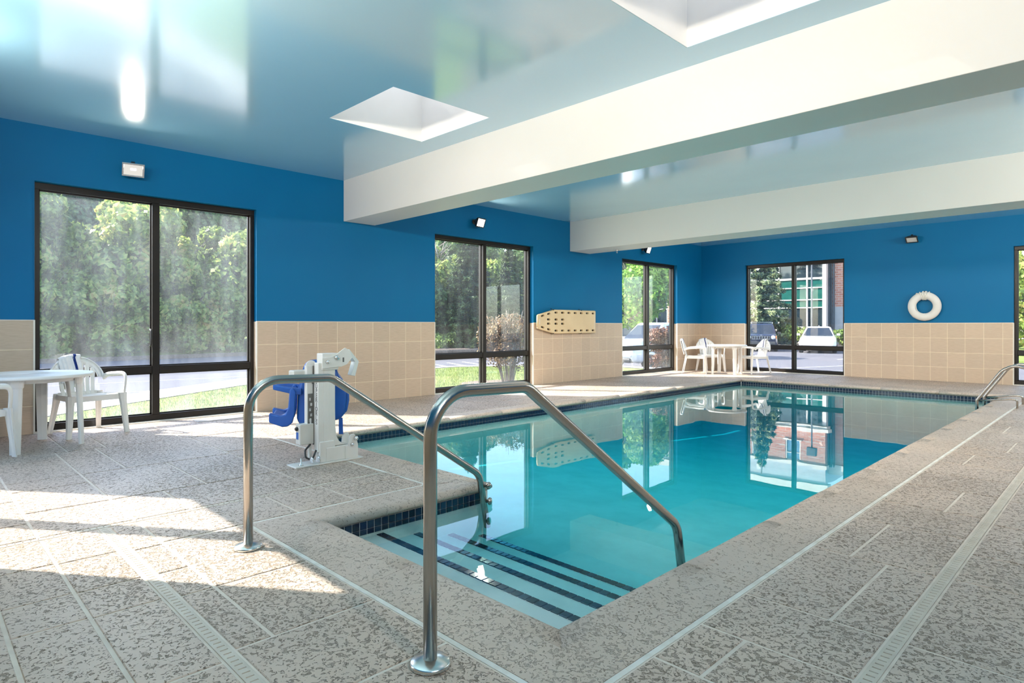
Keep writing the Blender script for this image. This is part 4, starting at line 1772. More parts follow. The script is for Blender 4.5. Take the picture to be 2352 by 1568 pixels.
floodlight('floodlight', 'lit floodlight above the near window', (XW, 1.94, 3.075), 0, True, 38, -10, FLOOD_VISIBLE, 'chrome', 'lamp_low')
floodlight('floodlight', 'lit floodlight above the window behind the big beam', (XW, 7.39, 3.075), 0, True, 20, 10, FLOOD_VISIBLE, 'black')
floodlight('floodlight', 'lit floodlight under the far beam, above the corner window', (XW, 12.84, 3.055), 0, True, 20, 10, FLOOD_VISIBLE, 'black')
floodlight('floodlight', 'black unlit floodlight on the end wall above the life ring', (-3.42, YN, 3.125), -PI / 2, False, 50, 0, 0, 'black')
# unseen fill lamps added to brighten the room, built like the visible floodlights
for lab, y in (('by the near end', .9), ('just past the big beam', 8.3), ('in the middle bay, nearer half', 9.4), ('beside the far beam', 11.0), ('past the far beam', 12.3), ('in the far corner', 13.7)):
    floodlight('floodlight', 'added unseen fill light on the wall opposite the windows, ' + lab, (XE, y, 2.95), PI, True, -14, 0, FLOOD_FILL * (1.15 if y < 1 else 1), 'black')
for lab, x in (('beside its window', -4.3), ('left of straight behind the viewer', -2.4), ('in the corner right of the viewer', .8)):
    floodlight('floodlight', 'added unseen fill light on the wall behind the viewer, ' + lab, (x, YS, 2.95), PI / 2, True, -34, 0, FLOOD_FILL * 1.7, 'black')
for lab, x, y in (('on the back of the big beam, window side', -4.9, 5.315), ('on the back of the big beam, far side', -2.0, 5.315), ('on the back of the far beam, window side', -4.9, 10.785), ('on the back of the far beam, far side', -2.0, 10.785)):  # unseen fill lamps added behind the beams to light pool and far bay
    floodlight('floodlight', 'added unseen fill light ' + lab, (x, y, 3.12), PI / 2, True, 48 if y < 8 else -6, 0, FLOOD_BEAM_FILL * (1 if y < 8 else .55), 'black')

floodlight('floodlight', 'added unseen fill light above the window behind the viewer', (-6.0, YS, 2.93), PI / 2, True, -30, 0, FLOOD_FILL * .35, 'black')  # unseen fill lamp added to lift the near ceiling

# sprinkler under the far beam, grille at the near window
t = thing('sprinkler', 'small pendent sprinkler under the far beam', 'sprinkler', (-7.62, 10.62, ZB))
b = B()
b.lathe([(.03, 0), (.03, -.004), (.012, -.006), (.012, -.03), (.006, -.034)], n=14)
obj('escutcheon', b, M['chrome'], t)
b = B()
b.tube([(-.012, 0, -.028), (-.016, 0, -.045), (0, 0, -.062)], .003, 6)
b.tube([(.012, 0, -.028), (.016, 0, -.045), (0, 0, -.062)], .003, 6)
b.lathe([(.001, -.062), (.022, -.064), (.022, -.066), (.001, -.066)], n=12)
obj('deflector', b, M['chrome'], t)
t = thing('floor_grille', 'flat grey floor grille below the near window', 'grille', (-8.19, 2.93, 0))
b = B()
for q in ((-.13, .13, -.36, -.34), (-.13, .13, .34, .36), (-.13, -.11, -.34, .34), (.11, .13, -.34, .34)):
    b.box(q[0], q[1], q[2], q[3], .0, .006)
obj('frame', b, M['vent'], t)
b = B()
b.box(-.11, .11, -.34, .34, -.002, .001)
obj('duct_plate', b, M['drain_dark'], t)
for k in range(8):
    b = B()
    b.box(-.102 + k * .0275, -.084 + k * .0275, -.34, .34, .001, .005)
    obj('blade', b, M['vent'], t)

# ------------------------------------------------------------------ outdoors
G0 = -.15
GP = G0 - .17
ext = struct('parking_lot', 'asphalt parking lot outside the windows')
b = B()
for (x0, x1, y0, y1) in ((-90, XW - .2, -60, 90), (XE + .2, 70, -60, 90), (XW - .2, XE + .2, -60, YS - .2), (XW - .2, XE + .2, YN + .2, 90)):
    b.add([(x0, y0, GP), (x1, y0, GP), (x1, y1, GP), (x0, y1, GP)], [(0, 1, 2, 3)])
obj('asphalt', b, M['asphalt'], ext, recalc=False)


def strip(b, pts, w, z0, z1):
    P = [Vector((*p, 0)) for p in pts]
    for a, c in zip(P[:-1], P[1:]):
        d = (c - a).normalized()
        n = Vector((-d.y, d.x, 0))
        b.obox((a + c) / 2 + Vector((0, 0, (z0 + z1) / 2)), d, n, (0, 0, 1), (c - a).length / 2, w / 2, (z1 - z0) / 2)
    return b


# lawn beside the building with its kerb walk, running alongside the window wall
lawn = struct('lawn', 'sunny grass strip along the outside of the window wall')
edge = [(-10.2, -14), (-10.5, 0), (-11.1, 1.4), (-14.0, 5.4), (-15.3, 9.5), (-15.4, 12.7), (-13.8, 15.6), (-11.6, 16.3), (XW - TH, 16.6)]
b = B()
vs = [(XW - TH + .02, -14, G0), *[(x, y, G0) for x, y in edge]]
b.add(vs, [tuple(range(len(vs)))])
obj('turf', b, M['lawn'], lawn, recalc=False)
walk = struct('kerb_walk', 'pale concrete walk between the grass and the parking lot')
b = B()
oe = [(-11.4, -14), (-11.7, 0), (-12.6, 1.6), (-15.9, 6.2), (-15.9, 9.6), (-15.75, 13.0), (-14.3, 16.2), (-11.8, 16.9), (XW - TH, 17.2)]
for (a, c, d, e) in zip(edge[:-1], edge[1:], oe[1:], oe[:-1]):
    b.add([(*a, G0 + .015), (*c, G0 + .015), (*d, G0 + .015), (*e, G0 + .015), (*d, G0 - .18), (*e, G0 - .18)], [(0, 1, 2, 3), (3, 2, 4, 5)])
obj('paving', b, M['concrete'], walk)

# grass blades where the lawn shows largest
rs = np.random.RandomState(3)


def inside_lawn(x, y):
    for (a, c) in zip(edge[:-1], edge[1:]):
        if a[1] <= y <= c[1]:
            f = (y - a[1]) / (c[1] - a[1])
            return a[0] + (c[0] - a[0]) * f + .05 < x < XW - TH - .25
    return False


b = B()
n = 0
while n < 26000:
    x, y = rs.uniform(-15, -8.9), rs.uniform(.2, 15.2)
    if not inside_lawn(x, y):
        continue
    h, a, w = rs.uniform(.03, .07), rs.uniform(0, 2 * PI), .007
    lx, ly = rs.uniform(-.03, .03, 2)
    o = len(b.v)
    b.v += [(x - w * math.cos(a), y - w * math.sin(a), G0), (x + w * math.cos(a), y + w * math.sin(a), G0), (x + lx, y + ly, G0 + h)]
    b.f.append((o, o + 1, o + 2)); b.sm.append(False); b.mi.append(0)
    n += 1
M['blade'] = leaf_mat('grass_blades', [(.35, (.12, .18, .03)), (.5, (.24, .28, .07)), (.7, (.38, .38, .13))], .4)
o = obj('grass', b, M['blade'], recalc=False)
tag(o, 'short sunlit grass blades on the strip outside the windows', 'grass', kind='stuff')

# painted lines
b = B()
for (p, q, w) in (((-15.2, -6), (-16.2, 6.9), .10), ((-19.6, -5), (-18.6, 7.5), .10)):
    strip(b, [p, q], w, GP, GP + .006)
obj('painted_line', b, M['line'], ext)
for k in range(7):
    b = B()
    x, y = -16.3 - k * .05, 11.2 + k * .85
    strip(b, [(x, y), (x - 3.2, y + 1.2)], .11, GP, GP + .006)
    obj('painted_line', b, M['line'], ext)
for (p, q) in (((-9.0, 21.5), (-7.4, 26.0)), ((-7.4, 26.0), (-5.0, 25.4)), ((-8.6, 21.4), (-5.4, 22.6)), ((-7.6, 20.4), (-5.2, 20.9)), ((-14.6, 27.4), (-14.6, 33)), ((-9.3, 29.6), (-9.3, 34.4))):
    b = B()
    strip(b, [p, q], .11, GP, GP + .006)
    obj('painted_line', b, M['line'], ext)

# far kerb and verge in front of the woods
kerb = struct('verge', 'grass verge and dark kerb at the far side of the parking lot')
b = B()
wedge = [(-34, -60), (-31.5, -10), (-30.5, 2), (-31.5, 12), (-30.5, 22), (-29, 30), (-34, 46), (-33, 90)]
for a, c in zip(wedge[:-1], wedge[1:]):
    b.add([(*a, G0), (*c, G0), (c[0] - 40, c[1], G0 + 2), (a[0] - 40, a[1], G0 + 2)], [(0, 1, 2, 3)])
obj('turf', b, M['lawn'], kerb, recalc=False)
b = B()
strip(b, wedge, .22, G0 - .2, G0 + .01)
obj('kerb', b, M['mulch'], kerb)


# leaves ---------------------------------------------------------------------
def leaf_mesh(name, pts, nrm, size, mat, seed, aspect=.6):
    """one small two-triangle leaf per point, tilted about its normal"""
    r = np.random.RandomState(seed)
    n = len(pts)
    nn = nrm + r.normal(0, .55, (n, 3))
    nn /= np.linalg.norm(nn, axis=1)[:, None] + 1e-9
    t = np.cross(nn, r.normal(0, 1, (n, 3)))
    t /= np.linalg.norm(t, axis=1)[:, None] + 1e-9
    bt = np.cross(nn, t)
    s = (size * r.uniform(.6, 1.35, n))[:, None]
    q = np.stack([pts - t * s, pts + bt * s * aspect, pts + t * s, pts - bt * s * aspect], 1)
    me = bpy.data.meshes.new(name)
    me.vertices.add(4 * n)
    me.vertices.foreach_set('co', q.reshape(-1).astype(np.float32))
    me.loops.add(4 * n)
    me.loops.foreach_set('vertex_index', np.arange(4 * n, dtype=np.int32))
    me.polygons.add(n)
    me.polygons.foreach_set('loop_start', np.arange(0, 4 * n, 4, dtype=np.int32))
    me.materials.append(mat)
    me.update(calc_edges=True)
    return me


def blobs(r, cs, per):
    P, N = [], []
    for (c, rad) in cs:
        d = r.normal(0, 1, (per, 3))
        d /= np.linalg.norm(d, axis=1)[:, None]
        k = r.uniform(.55, 1.05, per)[:, None] ** .6
        P.append(np.array(c) + d * k * np.array(rad))
        N.append(d)
    return np.concatenate(P), np.concatenate(N)


def trunk_mesh(h, r0, seed, mat, branches=9, spread=1.6, lo=.3):
    r = np.random.RandomState(seed)
    b = B()
    pts = [(0, 0, -.2)]
    for k in range(1, 6):
        pts.append((r.normal(0, .10) * k * .5, r.normal(0, .10) * k * .5, h * k / 5))
    b.tube(pts, [r0 * (1 - .15 * k) for k in range(6)], 8)
    for k in range(branches):
        z = h * r.uniform(lo, .95)
        a = r.uniform(0, 2 * PI)
        L = spread * r.uniform(.6, 1.2)
        base = Vector(pts[min(5, int(z / h * 5))])
        base.z = z
        d = Vector((math.cos(a), math.sin(a), .75))
        b.tube([base, base + d * L * .5, base + d * L + Vector((0, 0, L * .2))], [r0 * .38, r0 * .25, r0 * .08], 6)
    return mesh_of('trunk', b, mat)


def decid(seed, h, w, leaf, size, per=1050, nb=13, lo=.18):
    r = np.random.RandomState(seed)
    cs = []
    for k in range(nb):
        z = h * (lo + (1 - lo) * (k + .5) / nb)
        f = math.sin(PI * min(1, (z / h) ** .8 * .92 + .05))
        a = r.uniform(0, 2 * PI)
        d = w * .5 * r.uniform(.25, .8) * (.5 + f * .6)
        rad = w * .5 * r.uniform(.42, .62) * (.55 + .5 * f)
        cs.append(((d * math.cos(a), d * math.sin(a), z), (rad, rad, rad * .8)))
    P, N = blobs(r, cs, per)
    return leaf_mesh('foliage', P, N, size, leaf, seed)


def conifer(seed, h, w, leaf, size, n=15000, whorls=16):
    r = np.random.RandomState(seed)
    P, N = [], []
    for k in range(whorls):
        z0 = h * (.03 + .95 * k / whorls)
        rad = w * .5 * (1 - (k / whorls) ** 1.15) + .08
        nbr = int(8 + 6 * (1 - k / whorls))
        for q in range(nbr):
            a = 2 * PI * q / nbr + r.uniform(-.3, .3) + k
            m = int(n / whorls / nbr * (.5 + rad / w * 2.2))
            u = r.uniform(.08, 1, m) ** .65
            L = rad * r.uniform(.75, 1.12)
            wid = .26 * (1 - u * .55) * rad ** .6
            side = r.uniform(-1, 1, m) * wid
            x = u * L
            z = z0 + x * .10 - .28 * x * x / max(rad, .3) * .5 + r.normal(0, .05, m) * h / 6
            P.append(np.stack([x * math.cos(a) - side * math.sin(a), x * math.sin(a) + side * math.cos(a), z], 1))
            N.append(np.tile(np.array([math.cos(a) * .4, math.sin(a) * .4, .9]), (m, 1)))
    return leaf_mesh('foliage', np.concatenate(P), np.concatenate(N), size, leaf, seed, .28)


def plant(name, lab, cat, loc, foliage, trunk=None, group=None, rz=0, sc=1.0):
    t = thing(name, lab, cat, loc, rz, group)
    t.scale = sc if isinstance(sc, tuple) else (sc, sc, sc)
    f = obj('foliage', foliage, parent=t)
    f['kind'] = 'stuff'
    if trunk:
        obj('trunk', trunk, parent=t)
    return t


WOODV = [(decid(11, 6.6, 5.6, M['leaf_wood'], .19, 620), trunk_mesh(5.6, .17, 11, M['bark'])),
         (decid(12, 6.0, 5.0, M['leaf_wood'], .18, 620, lo=.1), trunk_mesh(5, .14, 12, M['bark'])),
         (decid(13, 7.4, 6.2, M['leaf_dark'], .16), trunk_mesh(6, .18, 13, M['bark'])),
         (decid(14, 3.4, 3.6, M['leaf_wood'], .17, per=430, nb=10, lo=.05), trunk_mesh(2.6, .07, 14, M['bark']))]
WG = 'woodland trees beyond the parking lot'
WL = ['tall leafy backlit tree in the far wood', 'slimmer leafy backlit tree in the far wood', 'dark dense tree deep in the far wood', 'low bushy young tree along the wood edge']
wr = np.random.RandomState(5)
spots = []
for k in range(15):                                     # front row
    y = -8 + k * 2.6 + wr.uniform(-.6, .6)
    spots.append((-34.2 + wr.uniform(-1, 1), y, k % 2, wr.uniform(.9, 1.15)))
for k in range(14):                                     # thicket
    y = -7 + k * 2.7 + wr.uniform(-.6, .6)
    if y < 19:
        spots.append((-32.6 + wr.uniform(-.5, .5), y, 3, wr.uniform(.7, 1.05)))
for k in range(13):                                     # back row
    y = -8 + k * 4.0 + wr.uniform(-1, 1)
    spots.append((-39.5 + wr.uniform(-1.2, 1.2), y, 2, wr.uniform(.95, 1.2)))
for (x, y, v, s) in ((-35, 30, 2, 1.0), (-38, 34.5, 0, 1.05), (-33.5, 38, 1, 1.0), (-42, 40, 2, 1.1), (-36, 43, 0, 1.0), (-31.5, 34, 1, .8), (-40, 50, 2, 1.0), (-45, 46, 2, 1.1)):
    spots.append((x, y, v, s))
ORD = 'first second third fourth fifth sixth seventh eighth ninth tenth eleventh twelfth thirteenth fourteenth fifteenth sixteenth seventeenth eighteenth nineteenth twentieth'.split()
seq = {}
for (x, y, v, s) in sorted(spots, key=lambda q: math.atan2(q[1], -q[0])):
    k = seq[v] = seq.get(v, -1) + 1
    plant('woodland_tree', '%s, %s from the left' % (WL[v], ORD[k]), 'tree', (x, y, G0 + .1), WOODV[v][0], WOODV[v][1], WG, wr.uniform(0, 6.28), (s, s, s * wr.uniform(.92, 1.08)))

# seen through the second window
plant('spruce_tree', 'broad green spruce at the lot edge, outside the second window', 'tree', (-27.4, 23.6, G0), conifer(21, 7.6, 4.4, M['needle'], .15, 30000, 19), trunk_mesh(6, .13, 21, M['bark'], 0))
plant('spruce_tree', 'darker narrow spruce right of the broad one, outside the second window', 'tree', (-29.0, 28.4, G0), conifer(22, 7.0, 3.4, M['needle'], .15, 24000, 18), trunk_mesh(6, .13, 22, M['bark'], 0))
plant('leafy_tree', 'dark round-leaved tree left of the broad spruce', 'tree', (-29.6, 21.6, G0), decid(23, 5.6, 3.8, M['leaf_dark'], .14), trunk_mesh(5, .14, 23, M['bark']))
plant('bare_tree', 'thin bare tree against the sky, outside the second window', 'tree', (-34.5, 26.6, G0), leaf_mesh('foliage', *blobs(np.random.RandomState(4), [((0, 0, 3.2), (1.3, 1.3, 1.4))], 300), .10, M['leaf_brown'], 4), trunk_mesh(7.4, .10, 31, M['bark_pale'], 30, 1.7, .35))
r = np.random.RandomState(41)
P, N = blobs(r, [((r.uniform(-.42, .42), r.uniform(-.42, .42), r.uniform(.45, 1.45)), (.25, .25, .28)) for _ in range(30)], 260)
b = B()
for k in range(34):
    a, q = r.uniform(0, 2 * PI), r.uniform(.12, .58)
    z = r.uniform(1.2, 1.75)
    b.tube([(q * .22 * math.cos(a), q * .22 * math.sin(a), 0), (q * .55 * math.cos(a), q * .55 * math.sin(a), z * .5), (q * math.cos(a + .2), q * math.sin(a + .2), z)], [.012, .009, .003], 5)
plant('brown_shrub', 'vase-shaped shrub with brown autumn leaves close to the second window', 'shrub', (-10.25, 10.0, G0), leaf_mesh('foliage', P, N, .030, M['leaf_brown'], 41), mesh_of('trunk', b, M['bark_pale']))
mb = struct('mulch_bed', 'dark mulch bed round the brown shrub')
b = B()
b.lathe([(.001, .035), (.5, .03), (.85, .015), (.95, 0)], (-10.3, 9.8, G0), 20)
obj('bark_chips', b, M['mulch'], mb)
for k, (x, y, lab) in enumerate(((-27.2, 21.4, 'low clipped yellow-green shrub left of the lamp post base'), (-25.9, 24.6, 'low leafy shrub at the foot of the broad spruce'), (-26.4, 26.6, 'low leafy shrub between the two spruces'), (-32.5, 26.0, 'pale sunlit bush behind the lamp post'))):
    r = np.random.RandomState(50 + k)
    P, N = blobs(r, [((r.uniform(-.8, .8), r.uniform(-.8, .8), r.uniform(.25, .6)), (.5, .5, .35)) for _ in range(9)], 220)
    plant('low_shrub', lab, 'shrub', (x, y, G0), leaf_mesh('foliage', P, N, .07, M['leaf_yew'], 50 + k), group='low shrubs at the lot edge')
# lawn island under the spruces
isl = struct('island', 'kerbed planting island with the spruces')
b = B()
b.lathe([(.001, .12), (4.2, .10), (4.6, .06), (4.62, -.12)], (-28.0, 25.2, G0), 28)
b.v = [(-28.0 + (x + 28.0) * .62 + (y - 25.2) * -.1, 25.2 + (y - 25.2) * 1.25, z) for x, y, z in b.v]
obj('mulch', b, M['mulch'], isl)

# outside the third window
plant('maple_tree', 'bright green maple outside the corner window', 'tree', (-17.4, 25.6, G0), decid(61, 5.4, 4.6, M['leaf_maple'], .11, 1300, 14, .40), trunk_mesh(4.6, .12, 61, M['bark_pale'], 12, 1.5, .45))
r = np.random.RandomState(62)
P, N = blobs(r, [((r.uniform(-.45, .45), r.uniform(-.22, .22), r.uniform(.2, 1.15)), (.24, .22, .22)) for _ in range(34)], 330)
plant('clipped_hedge', 'clipped burgundy hedge in front of the white car', 'hedge', (-9.38, 15.62, G0), leaf_mesh('foliage', P, N, .030, M['leaf_red'], 62), None, None, R(45))
# outside the end window
plant('pale_spruce', 'pale-tipped spruce left of the end window view', 'tree', (-18.3, 42.6, G0), conifer(71, 9.0, 4.4, M['needle_blue'], .17, 24000, 17), trunk_mesh(9, .14, 71, M['bark'], 0))
for k, (x, y, sx, lab) in enumerate(((-15.4, 42.4, 1.3, 'spreading bright yew between the two cars'), (-11.7, 42.6, 1.3, 'spreading bright yew right of the white hatchback'))):
    r = np.random.RandomState(80 + k)
    P, N = blobs(r, [((r.uniform(-1.5, 1.5) * sx, r.uniform(-.6, .6), r.uniform(.3, 1.15)), (.65, .5, .35)) for _ in range(16)], 420)
    plant('spreading_yew', lab, 'shrub', (x, y, G0), leaf_mesh('foliage', P, N, .085, M['leaf_yew'], 80 + k), group='yews along the office block')
for k, (x, y, v, s) in enumerate(((-4.2, 46, 1, .9), (-1.5, 52, 0, 1.0), (1.5, 47, 1, .95))):
    plant('garden_tree', ('leafy tree seen through the cut-off end window, left one', 'leafy tree seen through the cut-off end window, middle one', 'leafy tree seen through the cut-off end window, right one')[k], 'tree', (x, y, G0), WOODV[v][0], WOODV[v][1], None, k * 2.0, s)
bed = struct('planting_bed', 'kerbed bed along the front of the office block')
b = B()
b.box(-40, -8, 40.9, 46.9, G0 - .2, G0 + .06)
obj('mulch', b, M['mulch'], bed)
b = B()
b.box(-40, -8, 40.65, 40.9, G0 - .2, G0 + .10)
obj('kerb', b, M['concrete'], bed)
nl = struct('north_lawn', 'grass beyond the end of the building')
b = B()
b.box(-6.2, 12, 30, 70, G0 - .2, G0)
obj('turf', b, M['lawn'], nl)

# ------------------------------------------------------------------ office block
off_b = thing('office_building', 'red brick and glass office block across the parking lot', 'building', (-24, 47, G0))
OX, OY, OZ = -24, 47, G0
XM = [-31.6, -29.55, -27.5, -25.45, -23.4, -21.0, -18.9, -16.86, -15.75]
ZM = [1.10, 2.52, 3.10, 3.97, 4.64, 5.80]


def ob(nm, boxes, mat, parent=off_b, **k):
    b = B()
    for (x0, x1, y0, y1, z0, z1) in boxes:
        b.box(x0 - OX, x1 - OX, y0 - OY, y1 - OY, z0 - OZ, z1 - OZ)
    return obj(nm, b, mat, parent, **k)


ob('plinth', [(-21.2, -15.6, 46.9, 47.3, G0, 1.06)], M['stone'])
for i in range(5, 8):
    for j in range(5):
        mt = M['far_glass_green'] if i == 7 or (i == 6 and j in (1, 2, 3)) else M['far_glass']
        if j in (0, 4):
            mt = M['far_glass']
        ob('pane', [(XM[i] + .03, XM[i + 1] - .03, 47.06, 47.10, ZM[j] + .03, ZM[j + 1] - .03)], mt)
for x in XM[5:]:
    ob('mullion', [(x - .05, x + .05, 46.96, 47.12, 1.06, 5.8)], M['mullion'])
ob('mullion', [(-15.72, -15.52, 46.9, 47.3, 1.06, 5.8)], M['mullion'])
for z in ZM:
    ob('rail', [(-21.0, -15.6, 46.98, 47.11, z - (.07 if z == 4.64 else .035), z + (.07 if z == 4.64 else .035))], M['mullion'])
ob('floor_behind_glass', [(-21.2, -15.4, 47.5, 47.6, 0, 5.9)], M['far_dark'])
ob('cornice', [(-36, -15.4, 46.7, 47.4, 5.80, 6.02), (-36, -15.3, 46.6, 47.4, 6.02, 6.22)], M['pale_stone'])
WX = [(-35.2, -33.9), (-32.2, -30.9), (-28.9, -27.6), (-25.6, -24.3), (-23.4, -22.1), (-20.95, -19.85), (-18.4, -17.3)]
# upper brick storey with window openings
cells = []
xx = [-36] + [v for p in WX for v in p] + [-15.6]
for i in range(len(xx) - 1):
    if i % 2 == 0:
        cells.append((xx[i], xx[i + 1], 46.95, 47.4, 6.22, 8.66))
    else:
        cells += [(xx[i], xx[i + 1], 46.95, 47.4, 6.22, 7.10), (xx[i], xx[i + 1], 46.95, 47.4, 8.62, 8.66)]
ob('upper_brick', cells, M['brick'])
# lower brick left of the glazing
lw = [(-34.6, -32.4), (-30.6, -28.4), (-26.4, -24.2)]
cells = []
xx = [-36] + [v for p in lw for v in p] + [-21.2]
for i in range(len(xx) - 1):
    if i % 2 == 0:
        cells.append((xx[i], xx[i + 1], 46.95, 47.4, 1.2, 5.8))
    else:
        cells += [(xx[i], xx[i + 1], 46.95, 47.4, 4.4, 5.8)]
ob('lower_brick', cells, M['brick'])
ob('lower_stone', [(-36, -21.2, 46.9, 47.4, G0, 1.2)], M['stone'])
for (x0, x1) in WX:
    w = ob('window', [(x0, x0 + .09, 46.98, 47.1, 7.1, 8.62), (x1 - .09, x1, 46.98, 47.1, 7.1, 8.62), (x0, x1, 46.98, 47.1, 8.53, 8.62), (x0 - .1, x1 + .1, 46.85, 47.1, 7.0, 7.1), ((x0 + x1) / 2 - .03, (x0 + x1) / 2 + .03, 47.0, 47.1, 7.1, 8.6), (x0, x1, 47.0, 47.1, 7.95, 8.0)], M['pale_stone'])
    ob('pane', [(x0 + .09, x1 - .09, 47.06, 47.09, 7.1, 8.53)], M['far_glass_blue'], w)
for (x0, x1) in lw:
    w = ob('window', [(x0, x0 + .08, 46.98, 47.1, 1.2, 4.4), (x1 - .08, x1, 46.98, 47.1, 1.2, 4.4), (x0, x1, 46.98, 47.1, 4.3, 4.4), ((x0 + x1) / 2 - .04, (x0 + x1) / 2 + .04, 47, 47.1, 1.2, 4.4), (x0, x1, 47, 47.1, 2.6, 2.68), (x0, x1, 47, 47.1, 3.4, 3.46)], M['mullion'])
    ob('pane', [(x0 + .08, x1 - .08, 47.06, 47.09, 1.2, 4.3)], M['far_glass'], w)
ob('stone_band', [(-36, -15.5, 46.85, 47.4, 8.66, 8.86)], M['pale_stone'])
ob('parapet', [(-36, -15.6, 46.97, 47.4, 8.86, 10.1)], M['parapet'])
ob('coping', [(-36, -15.4, 46.8, 47.5, 10.1, 10.6)], M['pale_stone'])
ob('roof', [(-36, -15.6, 47.4, 60, 8.6, 10.0)], M['parapet'])
ob('body', [(-36, -15.6, 47.7, 60, G0, 8.6)], M['far_dark'])
# recessed wing on the right, in the block's own shade
ob('downpipes', [(-15.6, -15.5, 47.45, 47.6, G0, 8.8), (-15.45, -15.36, 47.5, 47.66, G0, 8.8), (-15.28, -15.2, 47.55, 47.69, G0, 8.8)], M['far_dark'])
ob('wing_stone', [(-15.42, -8.5, 47.7, 58, G0, 2.55)], M['stone'])
ob('wing_brick', [(-15.42, -8.5, 47.7, 58, 2.55, 8.6)], M['brick'])
ob('wing_parapet', [(-15.6, -8.4, 47.6, 58, 8.6, 9.3)], M['pale_stone'])

# lamp posts
for nm, lab, loc, h in (('lamp_post', 'tall lamp post in front of the office block', (-14.6, 41.5, G0), 6.6),):
    t = thing(nm, lab, 'lamp post', loc)
    b = B()
    b.lathe([(.16, 0), (.16, .35), (.06, .40), (.045, h)], n=12)
    obj('pole', b, M['far_dark'], t)
    b = B()
    b.box(-.28, .28, -.16, .16, h, h + .5)
    obj('lamp_head', b, M['far_dark'], t, bevel=.03)

# sign posts
for lab, loc, hh in (('white sign board beside the navy car', (-12.45, 26.8, G0), 1.25), ('white sign board behind the white car', (-13.2, 22.8, G0), 1.75)):
    t = thing('sign_board', lab, 'sign', loc, R(20))
    b = B()
    b.box(-.13, .13, -.02, .02, .5 if hh > 1.5 else .15, hh)
    obj('panel', b, M['pale_stone'], t, bevel=.01)
    b = B()
    b.box(-.03, .03, -.015, .015, 0, .55)
    obj('post', b, M['far_dark'], t)


